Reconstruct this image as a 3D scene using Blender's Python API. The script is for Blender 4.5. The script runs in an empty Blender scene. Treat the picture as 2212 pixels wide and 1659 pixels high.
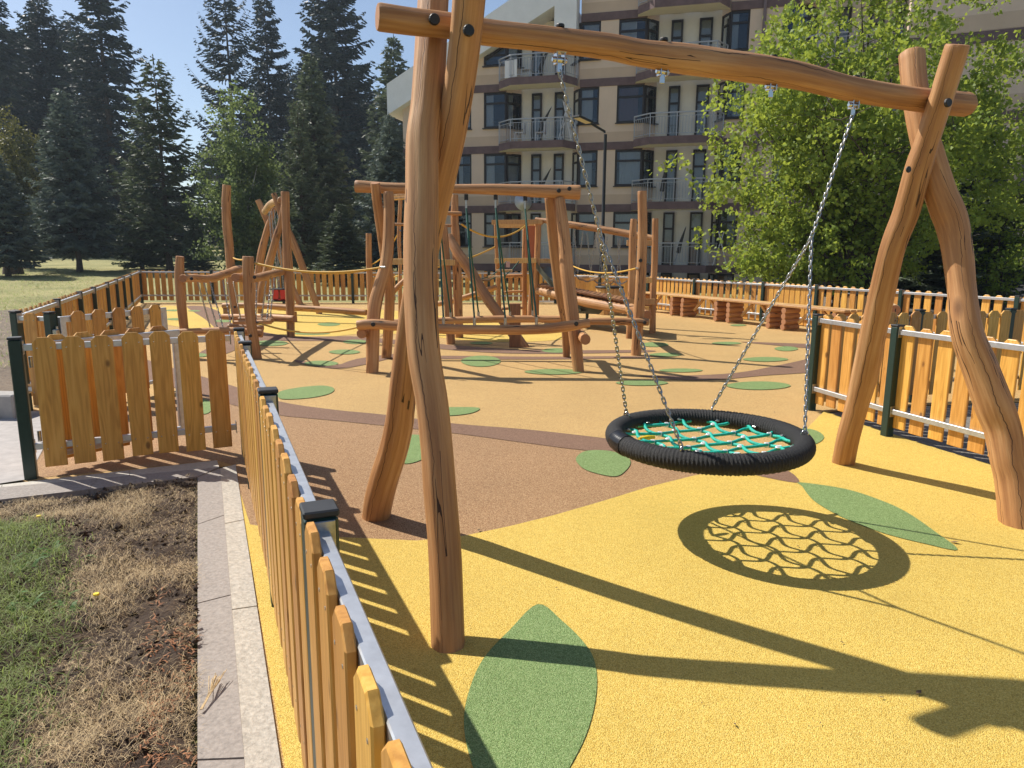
import bpy, math, random
import numpy as np
from mathutils import Vector, Matrix

# ------------------------------------------------------------------ camera, sky, sun
sc = bpy.context.scene
COL = sc.collection
F, CX, CY, EYE = 1540.0, 1106.0, 829.5, 1.65          # survey of the photo in 2212 x 1659 units
_d = np.array([(1057. - CX) / F, (9137. - CY) / F, 1.0]); _d /= np.linalg.norm(_d)
_up = -_d
_fw = np.array([0, 0, 1.]); _fw = _fw - _up * (_fw @ _up); _fw /= np.linalg.norm(_fw)
_rt = np.cross(_fw, _up)
if _rt[0] < 0: _rt = -_rt
RW = np.array([_rt, _fw, _up])
CAMP = np.array([0, 0, EYE])

cam = bpy.data.cameras.new('camera'); camo = bpy.data.objects.new('camera', cam); COL.objects.link(camo)
_x, _y, _z = RW @ np.array([1, 0, 0]), RW @ np.array([0, -1, 0]), RW @ np.array([0, 0, -1])
camo.matrix_world = Matrix(((_x[0], _y[0], _z[0], 0), (_x[1], _y[1], _z[1], 0), (_x[2], _y[2], _z[2], EYE), (0, 0, 0, 1)))
cam.sensor_width = 36; cam.lens = 36 * F / 2212; cam.clip_start = 0.05; cam.clip_end = 2000
sc.camera = camo

SUN_AZ, SUN_EL = math.radians(300.5), math.radians(47.7)   # azimuth from +Y towards +X
world = bpy.data.worlds.new('World'); sc.world = world; world.use_nodes = True
wn = world.node_tree
sky = wn.nodes.new('ShaderNodeTexSky'); sky.sky_type = 'NISHITA'; sky.sun_disc = False
sky.sun_elevation = SUN_EL; sky.sun_rotation = SUN_AZ; sky.altitude = 900; sky.air_density = 1.0; sky.dust_density = 1.8; sky.ozone_density = 1.2
bg = wn.nodes['Background']; wn.links.new(sky.outputs[0], bg.inputs[0]); bg.inputs[1].default_value = 0.10
sun = bpy.data.lights.new('sun', 'SUN'); suno = bpy.data.objects.new('sun', sun); COL.objects.link(suno)
sun.energy = 5.0; sun.angle = math.radians(0.5); sun.color = (1.0, 0.94, 0.84)
_s = Vector((math.sin(SUN_AZ) * math.cos(SUN_EL), math.cos(SUN_AZ) * math.cos(SUN_EL), math.sin(SUN_EL)))
suno.rotation_euler = _s.to_track_quat('Z', 'Y').to_euler(); suno.location = (-20, 20, 30)
sc.view_settings.view_transform = 'Standard'; sc.view_settings.look = 'None'
sc.view_settings.exposure = 0.33; sc.view_settings.gamma = 1.0
sc.render.film_transparent = False
try:
    sc.cycles.max_bounces = 8; sc.cycles.transparent_max_bounces = 12
except Exception: pass

# ------------------------------------------------------------------ survey helpers
def ray(u, v):
    return RW @ np.array([(u - CX) / F, (v - CY) / F, 1.0])
def gp(u, v, z=0.0):
    r = ray(u, v); return CAMP + r * ((z - EYE) / r[2])
def at(u, v, Y):
    r = ray(u, v); return CAMP + r * (Y / r[1])
def hit(u, v, p0, n):
    r = ray(u, v); return CAMP + r * ((n @ (np.array(p0) - CAMP)) / (n @ r))
def dep(p):
    return float(RW.T[2] @ (np.array(p) - CAMP))
R_ = random.Random(5)
rng = np.random.default_rng(11)

# ------------------------------------------------------------------ materials
M = {}
class G:
    def __init__(s, name):
        s.m = bpy.data.materials.new(name); s.m.use_nodes = True; s.t = s.m.node_tree
        s.b = s.t.nodes['Principled BSDF']; M[name] = s.m
    def n(s, typ, **kw):
        o = s.t.nodes.new('ShaderNode' + typ)
        for k, v in kw.items(): setattr(o, k, v)
        return o
    def l(s, a, b): s.t.links.new(a, b)
    def noise(s, vec, scale, detail=4, rough=.55, out=0):
        o = s.n('TexNoise'); o.inputs['Scale'].default_value = scale; o.inputs['Detail'].default_value = detail
        o.inputs['Roughness'].default_value = rough
        if vec is not None: s.l(vec, o.inputs['Vector'])
        return o.outputs[out]
    def voro(s, vec, scale, feat='F1', out='Distance'):
        o = s.n('TexVoronoi', feature=feat); o.inputs['Scale'].default_value = scale
        if vec is not None: s.l(vec, o.inputs['Vector'])
        return o.outputs[out]
    def ramp(s, fac, *stops):
        o = s.n('ValToRGB'); e = o.color_ramp.elements
        while len(e) < len(stops): e.new(.5)
        for k, (p, c) in enumerate(stops):
            e[k].position = p; e[k].color = (*c, 1) if len(c) == 3 else c
        s.l(fac, o.inputs[0]); return o.outputs[0]
    def mapv(s, vec, scale, loc=(0, 0, 0)):
        o = s.n('Mapping'); o.inputs['Scale'].default_value = scale; o.inputs['Location'].default_value = loc
        s.l(vec, o.inputs['Vector']); return o.outputs[0]
    def mix(s, fac, a, b, mode='MIX'):
        o = s.n('MixRGB', blend_type=mode)
        for k, v in enumerate((fac, a, b)):
            if hasattr(v, 'links') or hasattr(v, 'is_linked'): s.l(v, o.inputs[k])
            elif k == 0: o.inputs[0].default_value = v
            else: o.inputs[k].default_value = (*v, 1)
        return o.outputs[0]
    def math(s, op, a, b=0.0, c=0.0):
        o = s.n('Math', operation=op)
        for k, v in enumerate((a, b, c)):
            if hasattr(v, 'is_linked'): s.l(v, o.inputs[k])
            else: o.inputs[k].default_value = v
        return o.outputs[0]
    def bump(s, h, strength=.3, dist=.01):
        o = s.n('Bump'); o.inputs['Strength'].default_value = strength; o.inputs['Distance'].default_value = dist
        s.l(h, o.inputs['Height']); s.l(o.outputs[0], s.b.inputs['Normal'])
    def set(s, col=None, rough=.6, metal=0, spec=None):
        if col is not None:
            if hasattr(col, 'is_linked'): s.l(col, s.b.inputs['Base Color'])
            else: s.b.inputs['Base Color'].default_value = (*col, 1)
        if hasattr(rough, 'is_linked'): s.l(rough, s.b.inputs['Roughness'])
        else: s.b.inputs['Roughness'].default_value = rough
        s.b.inputs['Metallic'].default_value = metal
        if spec is not None: s.b.inputs['Specular IOR Level'].default_value = spec
        return s.m
    def pos(s): return s.n('NewGeometry').outputs['Position']
    def obj(s): return s.n('TexCoord').outputs['Object']
    def rnd(s): return s.n('ObjectInfo').outputs['Random']
    def shifted(s, vec):
        o = s.n('VectorMath', operation='ADD'); s.l(vec, o.inputs[0])
        c = s.n('CombineXYZ'); r = s.math('MULTIPLY', s.rnd(), 57.0)
        s.l(r, c.inputs[0]); s.l(r, c.inputs[2]); s.l(c.outputs[0], o.inputs[1]); return o.outputs[0]

def wood_log(name, dark, mid, light):
    g = G(name)
    a = g.n('Attribute'); a.attribute_name = 'logco'
    v = g.shifted(a.outputs['Vector'])
    big = g.noise(g.mapv(v, (5, 5, 1.2)), 1.0, 4)
    gr = g.noise(g.mapv(v, (38, 38, 1.3)), 1.0, 6, .62)
    fine = g.noise(g.mapv(v, (210, 210, 6)), 1.0, 3, .6)
    base = g.ramp(g.mix(.55, big, gr), (.35, dark), (.5, mid), (.64, light))
    base = g.mix(g.math('MULTIPLY', fine, .35), base, g.mix(.5, base, dark, 'MULTIPLY'))
    wob = g.noise(g.mapv(v, (3, 3, 1.0)), 1.0, 2)
    cr = g.noise(g.mapv(v, (12, 12, .55)), 1.0, 3, .5)
    crm = g.math('LESS_THAN', g.math('ABSOLUTE', g.math('SUBTRACT', cr, .5)), g.math('MULTIPLY', g.math('GREATER_THAN', wob, .56), .0075))
    base = g.mix(g.math('MULTIPLY', crm, .85), base, (.035, .016, .008))
    sp0 = g.n('SeparateXYZ'); g.l(a.outputs['Vector'], sp0.inputs[0])
    ang = g.math('ARCTAN2', sp0.outputs[1], sp0.outputs[0])
    zc = g.n('CombineXYZ'); g.l(sp0.outputs[2], zc.inputs[2]); g.l(g.math('MULTIPLY', g.rnd(), 31.), zc.inputs[0])
    wz = g.math('MULTIPLY_ADD', g.noise(zc.outputs[0], 2.6, 5, .65), 1.1, -.55)
    for off_, seg_ in ((-2.4, 1.1), (-.7, .8), (.9, 1.0), (2.2, .9)):
        dd0 = g.math('ABSOLUTE', g.math('SUBTRACT', g.math('ADD', ang, wz), g.math('MULTIPLY_ADD', g.rnd(), .9, off_)))
        zz = g.n('CombineXYZ'); g.l(sp0.outputs[2], zz.inputs[0]); zz.inputs[1].default_value = off_ * 7; g.l(g.math('MULTIPLY', g.rnd(), 17.), zz.inputs[2])
        on = g.math('MULTIPLY_ADD', g.noise(zz.outputs[0], seg_, 2, .4), .17, -.070)
        crm = g.math('MAXIMUM', crm, g.math('LESS_THAN', dd0, on))
    base = g.mix(g.math('MULTIPLY', crm, .8), base, (.05, .022, .010))
    kn = g.voro(g.mapv(v, (3.2, 3.2, 1.5)), 1.0)
    kf = g.ramp(kn, (.05, (1, 1, 1)), (.13, (0, 0, 0)))
    base = g.mix(g.math('MULTIPLY', kf, .7), base, (.09, .035, .014))
    hs = g.n('HueSaturation'); g.l(base, hs.inputs['Color'])
    g.l(g.math('MULTIPLY_ADD', g.rnd(), .28, .88), hs.inputs['Value'])
    hgt = g.math('SUBTRACT', g.math('ADD', g.math('MULTIPLY', gr, .7), g.math('MULTIPLY', fine, .5)), g.math('MULTIPLY', crm, 1.2))
    g.bump(hgt, .6, .008)
    g.set(hs.outputs[0], g.math('MULTIPLY_ADD', gr, .25, .42), 0, .35)
wood_log('log_wood', (.31, .142, .056), (.47, .24, .098), (.61, .36, .17))
wood_log('log_wood_pale', (.40, .24, .11), (.60, .39, .20), (.72, .53, .31))
g = G('log_end')
a = g.n('Attribute'); a.attribute_name = 'logco'
sep = g.n('SeparateXYZ'); g.l(a.outputs['Vector'], sep.inputs[0])
rr = g.math('SQRT', g.math('ADD', g.math('POWER', sep.outputs[0], 2.), g.math('POWER', sep.outputs[1], 2.)))
w = g.math('SINE', g.math('ADD', g.math('MULTIPLY', rr, 900.), g.math('MULTIPLY', g.noise(a.outputs['Vector'], 30), 9.)))
ang = g.math('ARCTAN2', sep.outputs[1], sep.outputs[0])
ck = g.math('LESS_THAN', g.math('ABSOLUTE', g.math('SUBTRACT', ang, .6)), .035)
c = g.ramp(g.math('MULTIPLY_ADD', w, .35, .5), (.1, (.34, .15, .065)), (.9, (.46, .23, .11)))
g.set(g.mix(g.math('MULTIPLY', ck, .8), c, (.04, .02, .01)), .75)

def picket_mat(name, dark, mid, light):
    g = G(name); v = g.shifted(g.obj())
    gr = g.noise(g.mapv(v, (60, 60, 2.2)), 1.0, 5, .6)
    wv = g.noise(g.mapv(v, (9, 9, .9)), 1.0, 2)
    cath = g.math('SINE', g.math('MULTIPLY', wv, 60.))
    base = g.ramp(g.math('ADD', g.math('MULTIPLY', gr, .8), g.math('MULTIPLY', cath, .09)), (.2, dark), (.45, mid), (.7, light))
    kn = g.voro(g.mapv(v, (5, 5, 2.6)), 1.0)
    base = g.mix(g.math('MULTIPLY', g.ramp(kn, (.05, (1, 1, 1)), (.10, (0, 0, 0))), .75), base, (.10, .035, .010))
    hs = g.n('HueSaturation'); g.l(base, hs.inputs['Color'])
    g.l(g.math('MULTIPLY_ADD', g.rnd(), .42, .76), hs.inputs['Value'])
    g.l(g.math('MULTIPLY_ADD', g.rnd(), .02, .49), hs.inputs['Hue'])
    g.bump(gr, .2, .004)
    g.set(hs.outputs[0], .42, 0, .4)
picket_mat('picket_wood', (.50, .235, .048), (.66, .335, .075), (.76, .43, .12))
picket_mat('plank_wood', (.45, .24, .085), (.60, .36, .14), (.68, .43, .18))
picket_mat('dark_plank', (.19, .085, .04), (.28, .13, .06), (.36, .18, .085))

def rubber(name, cols, bumpk=.7, sc_=250):
    g = G(name); p = g.pos()
    wv = g.n('VectorMath', operation='ADD'); g.l(p, wv.inputs[0])
    vo = g.n('TexVoronoi'); vo.inputs['Scale'].default_value = sc_; g.l(p, vo.inputs['Vector'])
    s2 = g.n('SeparateColor'); g.l(vo.outputs['Color'], s2.inputs[0])
    base = g.ramp(s2.outputs[0], *cols)
    big = g.noise(p, 1.7, 5, .6)
    med = g.noise(p, 22, 4, .6)
    wide_ = g.noise(p, .45, 6, .65)
    k = g.math('MULTIPLY_ADD', wide_, .38, g.math('MULTIPLY_ADD', big, .22, g.math('MULTIPLY_ADD', med, .26, .68)))
    hs = g.n('HueSaturation'); g.l(base, hs.inputs['Color']); g.l(k, hs.inputs['Value'])
    spk = g.math('LESS_THAN', g.voro(p, 9.0), .035)
    col = g.mix(g.math('MULTIPLY', spk, .55), hs.outputs[0], (.09, .06, .03))
    pit = g.ramp(vo.outputs['Distance'], (.30, (1, 1, 1)), (.80, (.66, .62, .56)))
    col = g.mix(1.0, col, pit, 'MULTIPLY')
    h = g.math('ADD', g.math('MULTIPLY', vo.outputs['Distance'], -1.0), g.math('MULTIPLY', med, .4))
    g.bump(h, bumpk, .005)
    g.set(col, .8, 0, .3)
rubber('rubber_tan', ((0, (.33, .18, .07)), (.3, (.55, .35, .135)), (.7, (.61, .41, .165)), (1, (.69, .51, .25))))
rubber('rubber_brown_mix', ((0, (.20, .11, .058)), (.35, (.33, .185, .092)), (.7, (.45, .275, .14)), (1, (.60, .42, .235))))
rubber('rubber_yellow', ((0, (.56, .36, .070)), (.4, (.69, .485, .098)), (1, (.80, .62, .18))))
rubber('rubber_umber', ((0, (.16, .088, .058)), (.5, (.235, .138, .092)), (1, (.33, .21, .145))))
rubber('rubber_green', ((0, (.13, .22, .070)), (.5, (.205, .31, .11)), (1, (.32, .43, .19))))

def simple(name, col, rough=.5, metal=0, var=.0, nscale=8, bump=0, spec=None, colvar=None):
    g = G(name)
    if var or colvar:
        n = g.noise(g.pos(), nscale, 5, .6)
        lo = tuple(x * (1 - var) for x in col); hi = colvar or tuple(min(1, x * (1 + var)) for x in col)
        g.set(g.ramp(n, (.3, lo), (.7, hi)), rough, metal, spec)
        if bump: g.bump(n, bump, .01)
    else: g.set(col, rough, metal, spec)
simple('post_green', (.010, .034, .028), .38, 0, .15, 30)
simple('cap_black', (.02, .022, .026), .55, 0, .2, 20)
simple('aluminium', (.55, .57, .60), .42, .85, .12, 25)
simple('galvanised', (.42, .42, .41), .35, 1.0, .2, 60)
simple('steel_shine', (.55, .55, .54), .22, 1.0)
simple('black_plastic', (.012, .012, .013), .5)
simple('black_rope', (.013, .013, .014), .55, 0, .5, 240, .9)
simple('black_sleeve', (.014, .014, .015), .25)
simple('turquoise_rope', (.0, .42, .32), .55, 0, .25, 90, .5)
simple('green_rope', (.004, .085, .060), .6, 0, .25, 120, .5)
simple('yellow_rope', (.62, .36, .045), .6, 0, .2, 120, .5)
simple('clip_white', (.80, .80, .80), .35, .1)
simple('clip_yellow', (.80, .50, .01), .4)
simple('concrete', (.36, .345, .325), .9, 0, .13, 14, .25)
simple('kerb_grey', (.30, .268, .243), .9, 0, .22, 60, .3)
simple('kerb_pale', (.48, .45, .395), .9, 0, .24, 45, .6)
simple('paving_grey', (.40, .37, .35), .9, 0, .15, 9, .3)
simple('gravel', (.20, .185, .165), .95, 0, .55, 60, 1.0)
simple('wall_beige', (.74, .58, .45), .9, 0, .05, 1.2, .05)
simple('wall_tan', (.62, .47, .345), .9, 0, .06, 1.2, .05)
simple('wall_cream', (.82, .77, .68), .9, 0, .06, 1.5, .05)
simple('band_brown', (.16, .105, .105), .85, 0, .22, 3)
simple('roof_white', (.86, .87, .88), .7, 0, .05, 2)
simple('frame_brown', (.018, .011, .010), .45)
simple('curtain', (.86, .85, .83), .9)
simple('curtain_red', (.30, .15, .14), .9)
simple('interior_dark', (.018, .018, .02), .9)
simple('rail_grey', (.42, .43, .46), .45, .3)
simple('pipe_mauve', (.20, .15, .16), .6)
simple('lamp_black', (.012, .013, .014), .45)
simple('lamp_lens', (.70, .62, .42), .3)
simple('white_plastic', (.75, .75, .76), .45)
simple('red_plastic', (.55, .03, .03), .4)
simple('slide_grey', (.12, .135, .115), .4, .2)
simple('tag_pink', (.55, .36, .32), .7)
simple('litter_bits', (.16, .10, .05), .9, 0, .5, 30)
simple('cloth_grey', (.07, .065, .06), .9)
simple('panel_orange', (.36, .12, .055), .6)
simple('bark', (.085, .062, .050), .95, 0, .4, 12, .6)
simple('bark_birch', (.45, .43, .40), .9, 0, .4, 8, .3)
simple('straw', (.50, .34, .16), .8, 0, .45, 40, 0, None, (.80, .62, .36))
simple('straw_red', (.28, .12, .05), .8, 0, .35, 40)
simple('bark_chip', (.50, .36, .20), .8, 0, .3, 30)
simple('stone', (.36, .31, .26), .9, 0, .2, 30, .3)
simple('dandelion', (.80, .60, .02), .6)
g = G('soil'); p = g.pos()
n1 = g.noise(p, 5, 8, .65); n2 = g.noise(p, 55, 6, .7)
g.bump(g.math('ADD', n1, n2), 1.0, .03)
g.set(g.ramp(g.mix(.5, n1, n2), (.30, (.030, .020, .015)), (.52, (.085, .056, .038)), (.72, (.24, .165, .095))), .95)
g = G('meadow'); p = g.pos()
n1 = g.noise(p, .35, 6, .6); n2 = g.noise(p, 9, 6, .7); n3 = g.noise(g.mapv(p, (1, 1, 1), (40, 3, 0)), .12, 4)
c = g.ramp(g.mix(.55, n1, n2), (.33, (.13, .145, .05)), (.5, (.31, .29, .11)), (.66, (.50, .43, .20)))
c = g.mix(g.ramp(n3, (.45, (0, 0, 0)), (.65, (1, 1, 1))), c, (.26, .24, .085))
g.bump(n2, .8, .08); g.set(c, .95)
g = G('dirt'); p = g.pos()
n1 = g.noise(p, 1.3, 8, .65); n2 = g.noise(p, 26, 5, .7)
g.bump(n2, .9, .04); g.set(g.ramp(g.mix(.5, n1, n2), (.35, (.10, .075, .055)), (.55, (.24, .19, .14)), (.7, (.33, .27, .19))), .95)

def leafy(name, a_, b_, trans, tcol, sss=.5):
    g = G(name)
    n = g.noise(g.pos(), 3.5, 3, .6); n2 = g.noise(g.pos(), .7, 2)
    col = g.ramp(g.mix(.4, n, n2), (.3, a_), (.7, b_))
    g.set(col, .55, 0, .3)
    t = g.n('BsdfTranslucent'); g.l(g.mix(.6, col, tcol), t.inputs['Color'])
    mx = g.n('MixShader'); mx.inputs[0].default_value = trans
    g.l(g.b.outputs[0], mx.inputs[1]); g.l(t.outputs[0], mx.inputs[2])
    g.l(mx.outputs[0], g.t.nodes['Material Output'].inputs['Surface'])
leafy('hazel_leaf', (.075, .13, .02), (.31, .42, .06), .45, (.58, .66, .09))
leafy('yellow_leaf', (.055, .075, .028), (.20, .19, .06), .3, (.28, .26, .07))
leafy('birch_leaf', (.09, .14, .05), (.20, .26, .10), .42, (.30, .37, .11))
leafy('spruce_dark', (.034, .052, .054), (.066, .092, .09), .12, (.07, .10, .07))
leafy('spruce_blue', (.09, .125, .115), (.19, .235, .205), .25, (.18, .22, .16))
leafy('spruce_green', (.06, .085, .058), (.135, .165, .10), .25, (.17, .21, .10))
leafy('grass_blade', (.12, .18, .045), (.34, .40, .13), .45, (.42, .52, .14))
leafy('weed_leaf', (.05, .13, .03), (.12, .26, .06), .35, (.2, .38, .08))
leafy('cone_brown', (.07, .042, .028), (.13, .08, .05), .0, (.1, .1, .1))

g = G('glass')
gl = g.n('BsdfGlossy'); gl.inputs['Roughness'].default_value = .03; gl.inputs['Color'].default_value = (.85, .9, .95, 1)
tr = g.n('BsdfTransparent'); tr.inputs['Color'].default_value = (.72, .75, .78, 1)
fr = g.n('Fresnel'); fr.inputs[0].default_value = 1.5
mx = g.n('MixShader'); g.l(g.math('MULTIPLY_ADD', fr.outputs[0], .7, .02), mx.inputs[0])
g.l(tr.outputs[0], mx.inputs[1]); g.l(gl.outputs[0], mx.inputs[2]); g.l(mx.outputs[0], g.t.nodes['Material Output'].inputs['Surface'])

# ------------------------------------------------------------------ mesh builder
class MB:
    def __init__(s): s.v = []; s.f = []; s.mi = []; s.sm = []; s.co = []
    def add(s, verts, faces, mi=0, smooth=False, co=None):
        k = len(s.v); s.v += [tuple(map(float, p)) for p in verts]
        s.co += [tuple(map(float, c)) for c in (co if co is not None else verts)]
        for f in faces: s.f.append(tuple(i + k for i in f))
        s.mi += [mi] * len(faces); s.sm += [smooth] * len(faces)
    def box(s, c, size, ax=None, mi=0, bev=0.0):
        X, Y, Z = (np.eye(3) if ax is None else np.array(ax, float))
        c = np.array(c, float); h = np.array(size, float) / 2
        if bev <= 0:
            P = [c + X * h[0] * i + Y * h[1] * j + Z * h[2] * k for k in (-1, 1) for j in (-1, 1) for i in (-1, 1)]
            s.add(P, [(0, 2, 3, 1), (4, 5, 7, 6), (0, 1, 5, 4), (2, 6, 7, 3), (0, 4, 6, 2), (1, 3, 7, 5)], mi)
        else:
            b = min(bev, .45 * min(size)); P = []; idx = {}
            for k in (-1, 1):
                for j in (-1, 1):
                    for i in (-1, 1):
                        for a in range(3):
                            q = h - b; q[a] = h[a]
                            idx[(i, j, k, a)] = len(P)
                            P.append(c + X * q[0] * i + Y * q[1] * j + Z * q[2] * k)
            Fc = []
            for sgn in (-1, 1):
                Fc.append([idx[(sgn, -1, -1, 0)], idx[(sgn, 1, -1, 0)], idx[(sgn, 1, 1, 0)], idx[(sgn, -1, 1, 0)]][::sgn])
                Fc.append([idx[(-1, sgn, -1, 1)], idx[(-1, sgn, 1, 1)], idx[(1, sgn, 1, 1)], idx[(1, sgn, -1, 1)]][::sgn])
                Fc.append([idx[(-1, -1, sgn, 2)], idx[(1, -1, sgn, 2)], idx[(1, 1, sgn, 2)], idx[(-1, 1, sgn, 2)]][::sgn])
            for i in (-1, 1):
                for j in (-1, 1):
                    Fc.append([idx[(i, j, -1, 0)], idx[(i, j, 1, 0)], idx[(i, j, 1, 1)], idx[(i, j, -1, 1)]][::-i * j])
                    Fc.append([idx[(i, -1, j, 0)], idx[(i, 1, j, 0)], idx[(i, 1, j, 2)], idx[(i, -1, j, 2)]][::i * j])
                    Fc.append([idx[(-1, i, j, 1)], idx[(1, i, j, 1)], idx[(1, i, j, 2)], idx[(-1, i, j, 2)]][::-i * j])
                    for k in (-1, 1):
                        Fc.append([idx[(i, j, k, 0)], idx[(i, j, k, 1)], idx[(i, j, k, 2)]][::i * j * k])
            s.add(P, [tuple(f) for f in Fc], mi)
    def bar(s, a, b, w, h, mi=0, bev=0.0, up=(0, 0, 1)):
        a, b = np.array(a, float), np.array(b, float); d = b - a; L = np.linalg.norm(d); d /= L
        y = np.cross(up, d); y /= np.linalg.norm(y); z = np.cross(d, y)
        s.box((a + b) / 2, (L, w, h), (d, y, z), mi, bev)
    def prism(s, poly, o, X, Y, Z, t, mi=0):
        o, X, Y, Z = (np.array(q, float) for q in (o, X, Y, Z)); n = len(poly)
        P = [o + X * x + Y * y - Z * t / 2 for x, y in poly] + [o + X * x + Y * y + Z * t / 2 for x, y in poly]
        s.add(P, [tuple(range(n))[::-1], tuple(range(n, 2 * n))] + [(i, (i + 1) % n, n + (i + 1) % n, n + i) for i in range(n)], mi)
    def tube(s, pts, rad, seg=8, mi=0, cap=None, smooth=True, shape=None, closed=False):
        pts = np.array(pts, float); n = len(pts)
        rad = np.full(n, rad) if np.isscalar(rad) else np.array(rad, float)
        if closed: T = np.roll(pts, -1, 0) - np.roll(pts, 1, 0)
        else: T = np.gradient(pts, axis=0)
        T /= np.maximum(np.linalg.norm(T, axis=1), 1e-9)[:, None]
        ref = np.array([0, 0, 1.]) if abs(T[0][2]) < .9 else np.array([1., 0, 0])
        u = np.cross(T[0], ref); u /= np.linalg.norm(u)
        V = []; C = []; L = 0
        for i in range(n):
            u = u - T[i] * (u @ T[i]); u /= np.linalg.norm(u); w = np.cross(T[i], u)
            if i: L += np.linalg.norm(pts[i] - pts[i - 1])
            for k in range(seg):
                a = 2 * math.pi * k / seg; r = rad[i] * (shape(i, k) if shape else 1)
                V.append(pts[i] + (u * math.cos(a) + w * math.sin(a)) * r); C.append((math.cos(a) * r, math.sin(a) * r, L))
        Fc = []
        for i in range(n if closed else n - 1):
            for k in range(seg):
                j = (i + 1) % n
                Fc.append((i * seg + k, i * seg + (k + 1) % seg, j * seg + (k + 1) % seg, j * seg + k))
        s.add(V, Fc, mi, smooth, C)
        if not closed and cap is not None:
            for (e, rev) in ((0, True), (n - 1, False)):
                ring = list(range(e * seg, e * seg + seg))
                s.add([V[q] for q in ring], [tuple(range(seg))[::-1] if rev else tuple(range(seg))], cap, False, [C[q] for q in ring])
    def disc(s, c, n, r, t, mi=0, seg=16):
        c, n = np.array(c, float), np.array(n, float); n /= np.linalg.norm(n)
        s.tube([c, c + n * t * .7, c + n * t], [r, r, r * .88], seg, mi, mi, False)
    def build(s, name, mats, parent=None, loc=None):
        me = bpy.data.meshes.new(name)
        off = np.array(parent.location) if parent is not None and loc is None else np.array(loc if loc is not None else (0, 0, 0))
        if parent is not None and parent.parent is not None: off = off + np.array(parent.parent.location)
        V = np.array(s.v) - off
        me.from_pydata([tuple(p) for p in V], [], s.f)
        me.polygons.foreach_set('material_index', s.mi); me.polygons.foreach_set('use_smooth', s.sm)
        at_ = me.attributes.new('logco', 'FLOAT_VECTOR', 'POINT'); at_.data.foreach_set('vector', np.array(s.co, np.float32).ravel())
        for m in ([mats] if isinstance(mats, str) else mats): me.materials.append(M[m])
        me.update()
        o = bpy.data.objects.new(name, me); COL.objects.link(o)
        if parent is not None: o.parent = parent
        elif loc is not None: o.location = loc
        return o

def np_mesh(name, V, Fa, mats, mi=None, smooth=False):
    me = bpy.data.meshes.new(name); k = Fa.shape[1]
    me.vertices.add(len(V)); me.vertices.foreach_set('co', V.astype(np.float32).ravel())
    me.loops.add(Fa.size); me.loops.foreach_set('vertex_index', Fa.astype(np.int32).ravel())
    me.polygons.add(len(Fa)); me.polygons.foreach_set('loop_start', np.arange(0, Fa.size, k, dtype=np.int32))
    me.polygons.foreach_set('loop_total', np.full(len(Fa), k, np.int32))
    if mi is not None: me.polygons.foreach_set('material_index', np.asarray(mi, np.int32))
    for m in ([mats] if isinstance(mats, str) else mats): me.materials.append(M[m])
    me.update(calc_edges=True); return me
def obj_me(name, me, parent=None, loc=None):
    o = bpy.data.objects.new(name, me); COL.objects.link(o)
    if parent is not None: o.parent = parent
    if loc is not None: o.location = loc
    return o
def tag(o, label=None, cat=None, group=None, kind=None):
    for k, v in (('label', label), ('category', cat), ('group', group), ('kind', kind)):
        if v: o[k] = v
    return o
def thing(name, label, cat, loc=(0, 0, 0), group=None, rotz=0):
    o = bpy.data.objects.new(name, None); COL.objects.link(o); o.location = tuple(map(float, loc)); o.rotation_euler = (0, 0, rotz)
    o.empty_display_size = .2
    return tag(o, label, cat, group)
def dup(o, loc=None, rotz=None, scale=None, label=None, parent=None, group=None):
    c = o.copy(); COL.objects.link(c)
    if parent is not None: c.parent = parent
    if loc is not None: c.location = tuple(map(float, loc))
    if rotz is not None: c.rotation_euler = (0, 0, rotz)
    if scale is not None: c.scale = scale
    if label: c['label'] = label
    if group: c['group'] = group
    for ch in list(o.children): dup(ch, parent=c)
    return c

def spline(P, R, step):
    P = np.array(P, float); R = np.array(R, float); n = len(P)
    if n == 2:
        m = max(2, int(np.linalg.norm(P[1] - P[0]) / step) + 1); t = np.linspace(0, 1, m)[:, None]
        return P[0] * (1 - t) + P[1] * t, R[0] * (1 - t[:, 0]) + R[1] * t[:, 0]
    oP, oR = [], []
    ext = np.vstack([2 * P[0] - P[1], P, 2 * P[-1] - P[-2]]); er = np.concatenate([[R[0]], R, [R[-1]]])
    for i in range(1, n):
        a, b, c, d = ext[i - 1], ext[i], ext[i + 1], ext[i + 2]
        m = max(1, int(np.linalg.norm(c - b) / step))
        for t in np.arange(m) / m:
            oP.append(.5 * (2 * b + (c - a) * t + (2 * a - 5 * b + 4 * c - d) * t * t + (-a + 3 * b - 3 * c + d) * t ** 3))
            tt = t * t * (3 - 2 * t); oR.append(er[i] * (1 - tt) + er[i + 1] * tt)
    oP.append(P[-1]); oR.append(R[-1]); return np.array(oP), np.array(oR)

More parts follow.
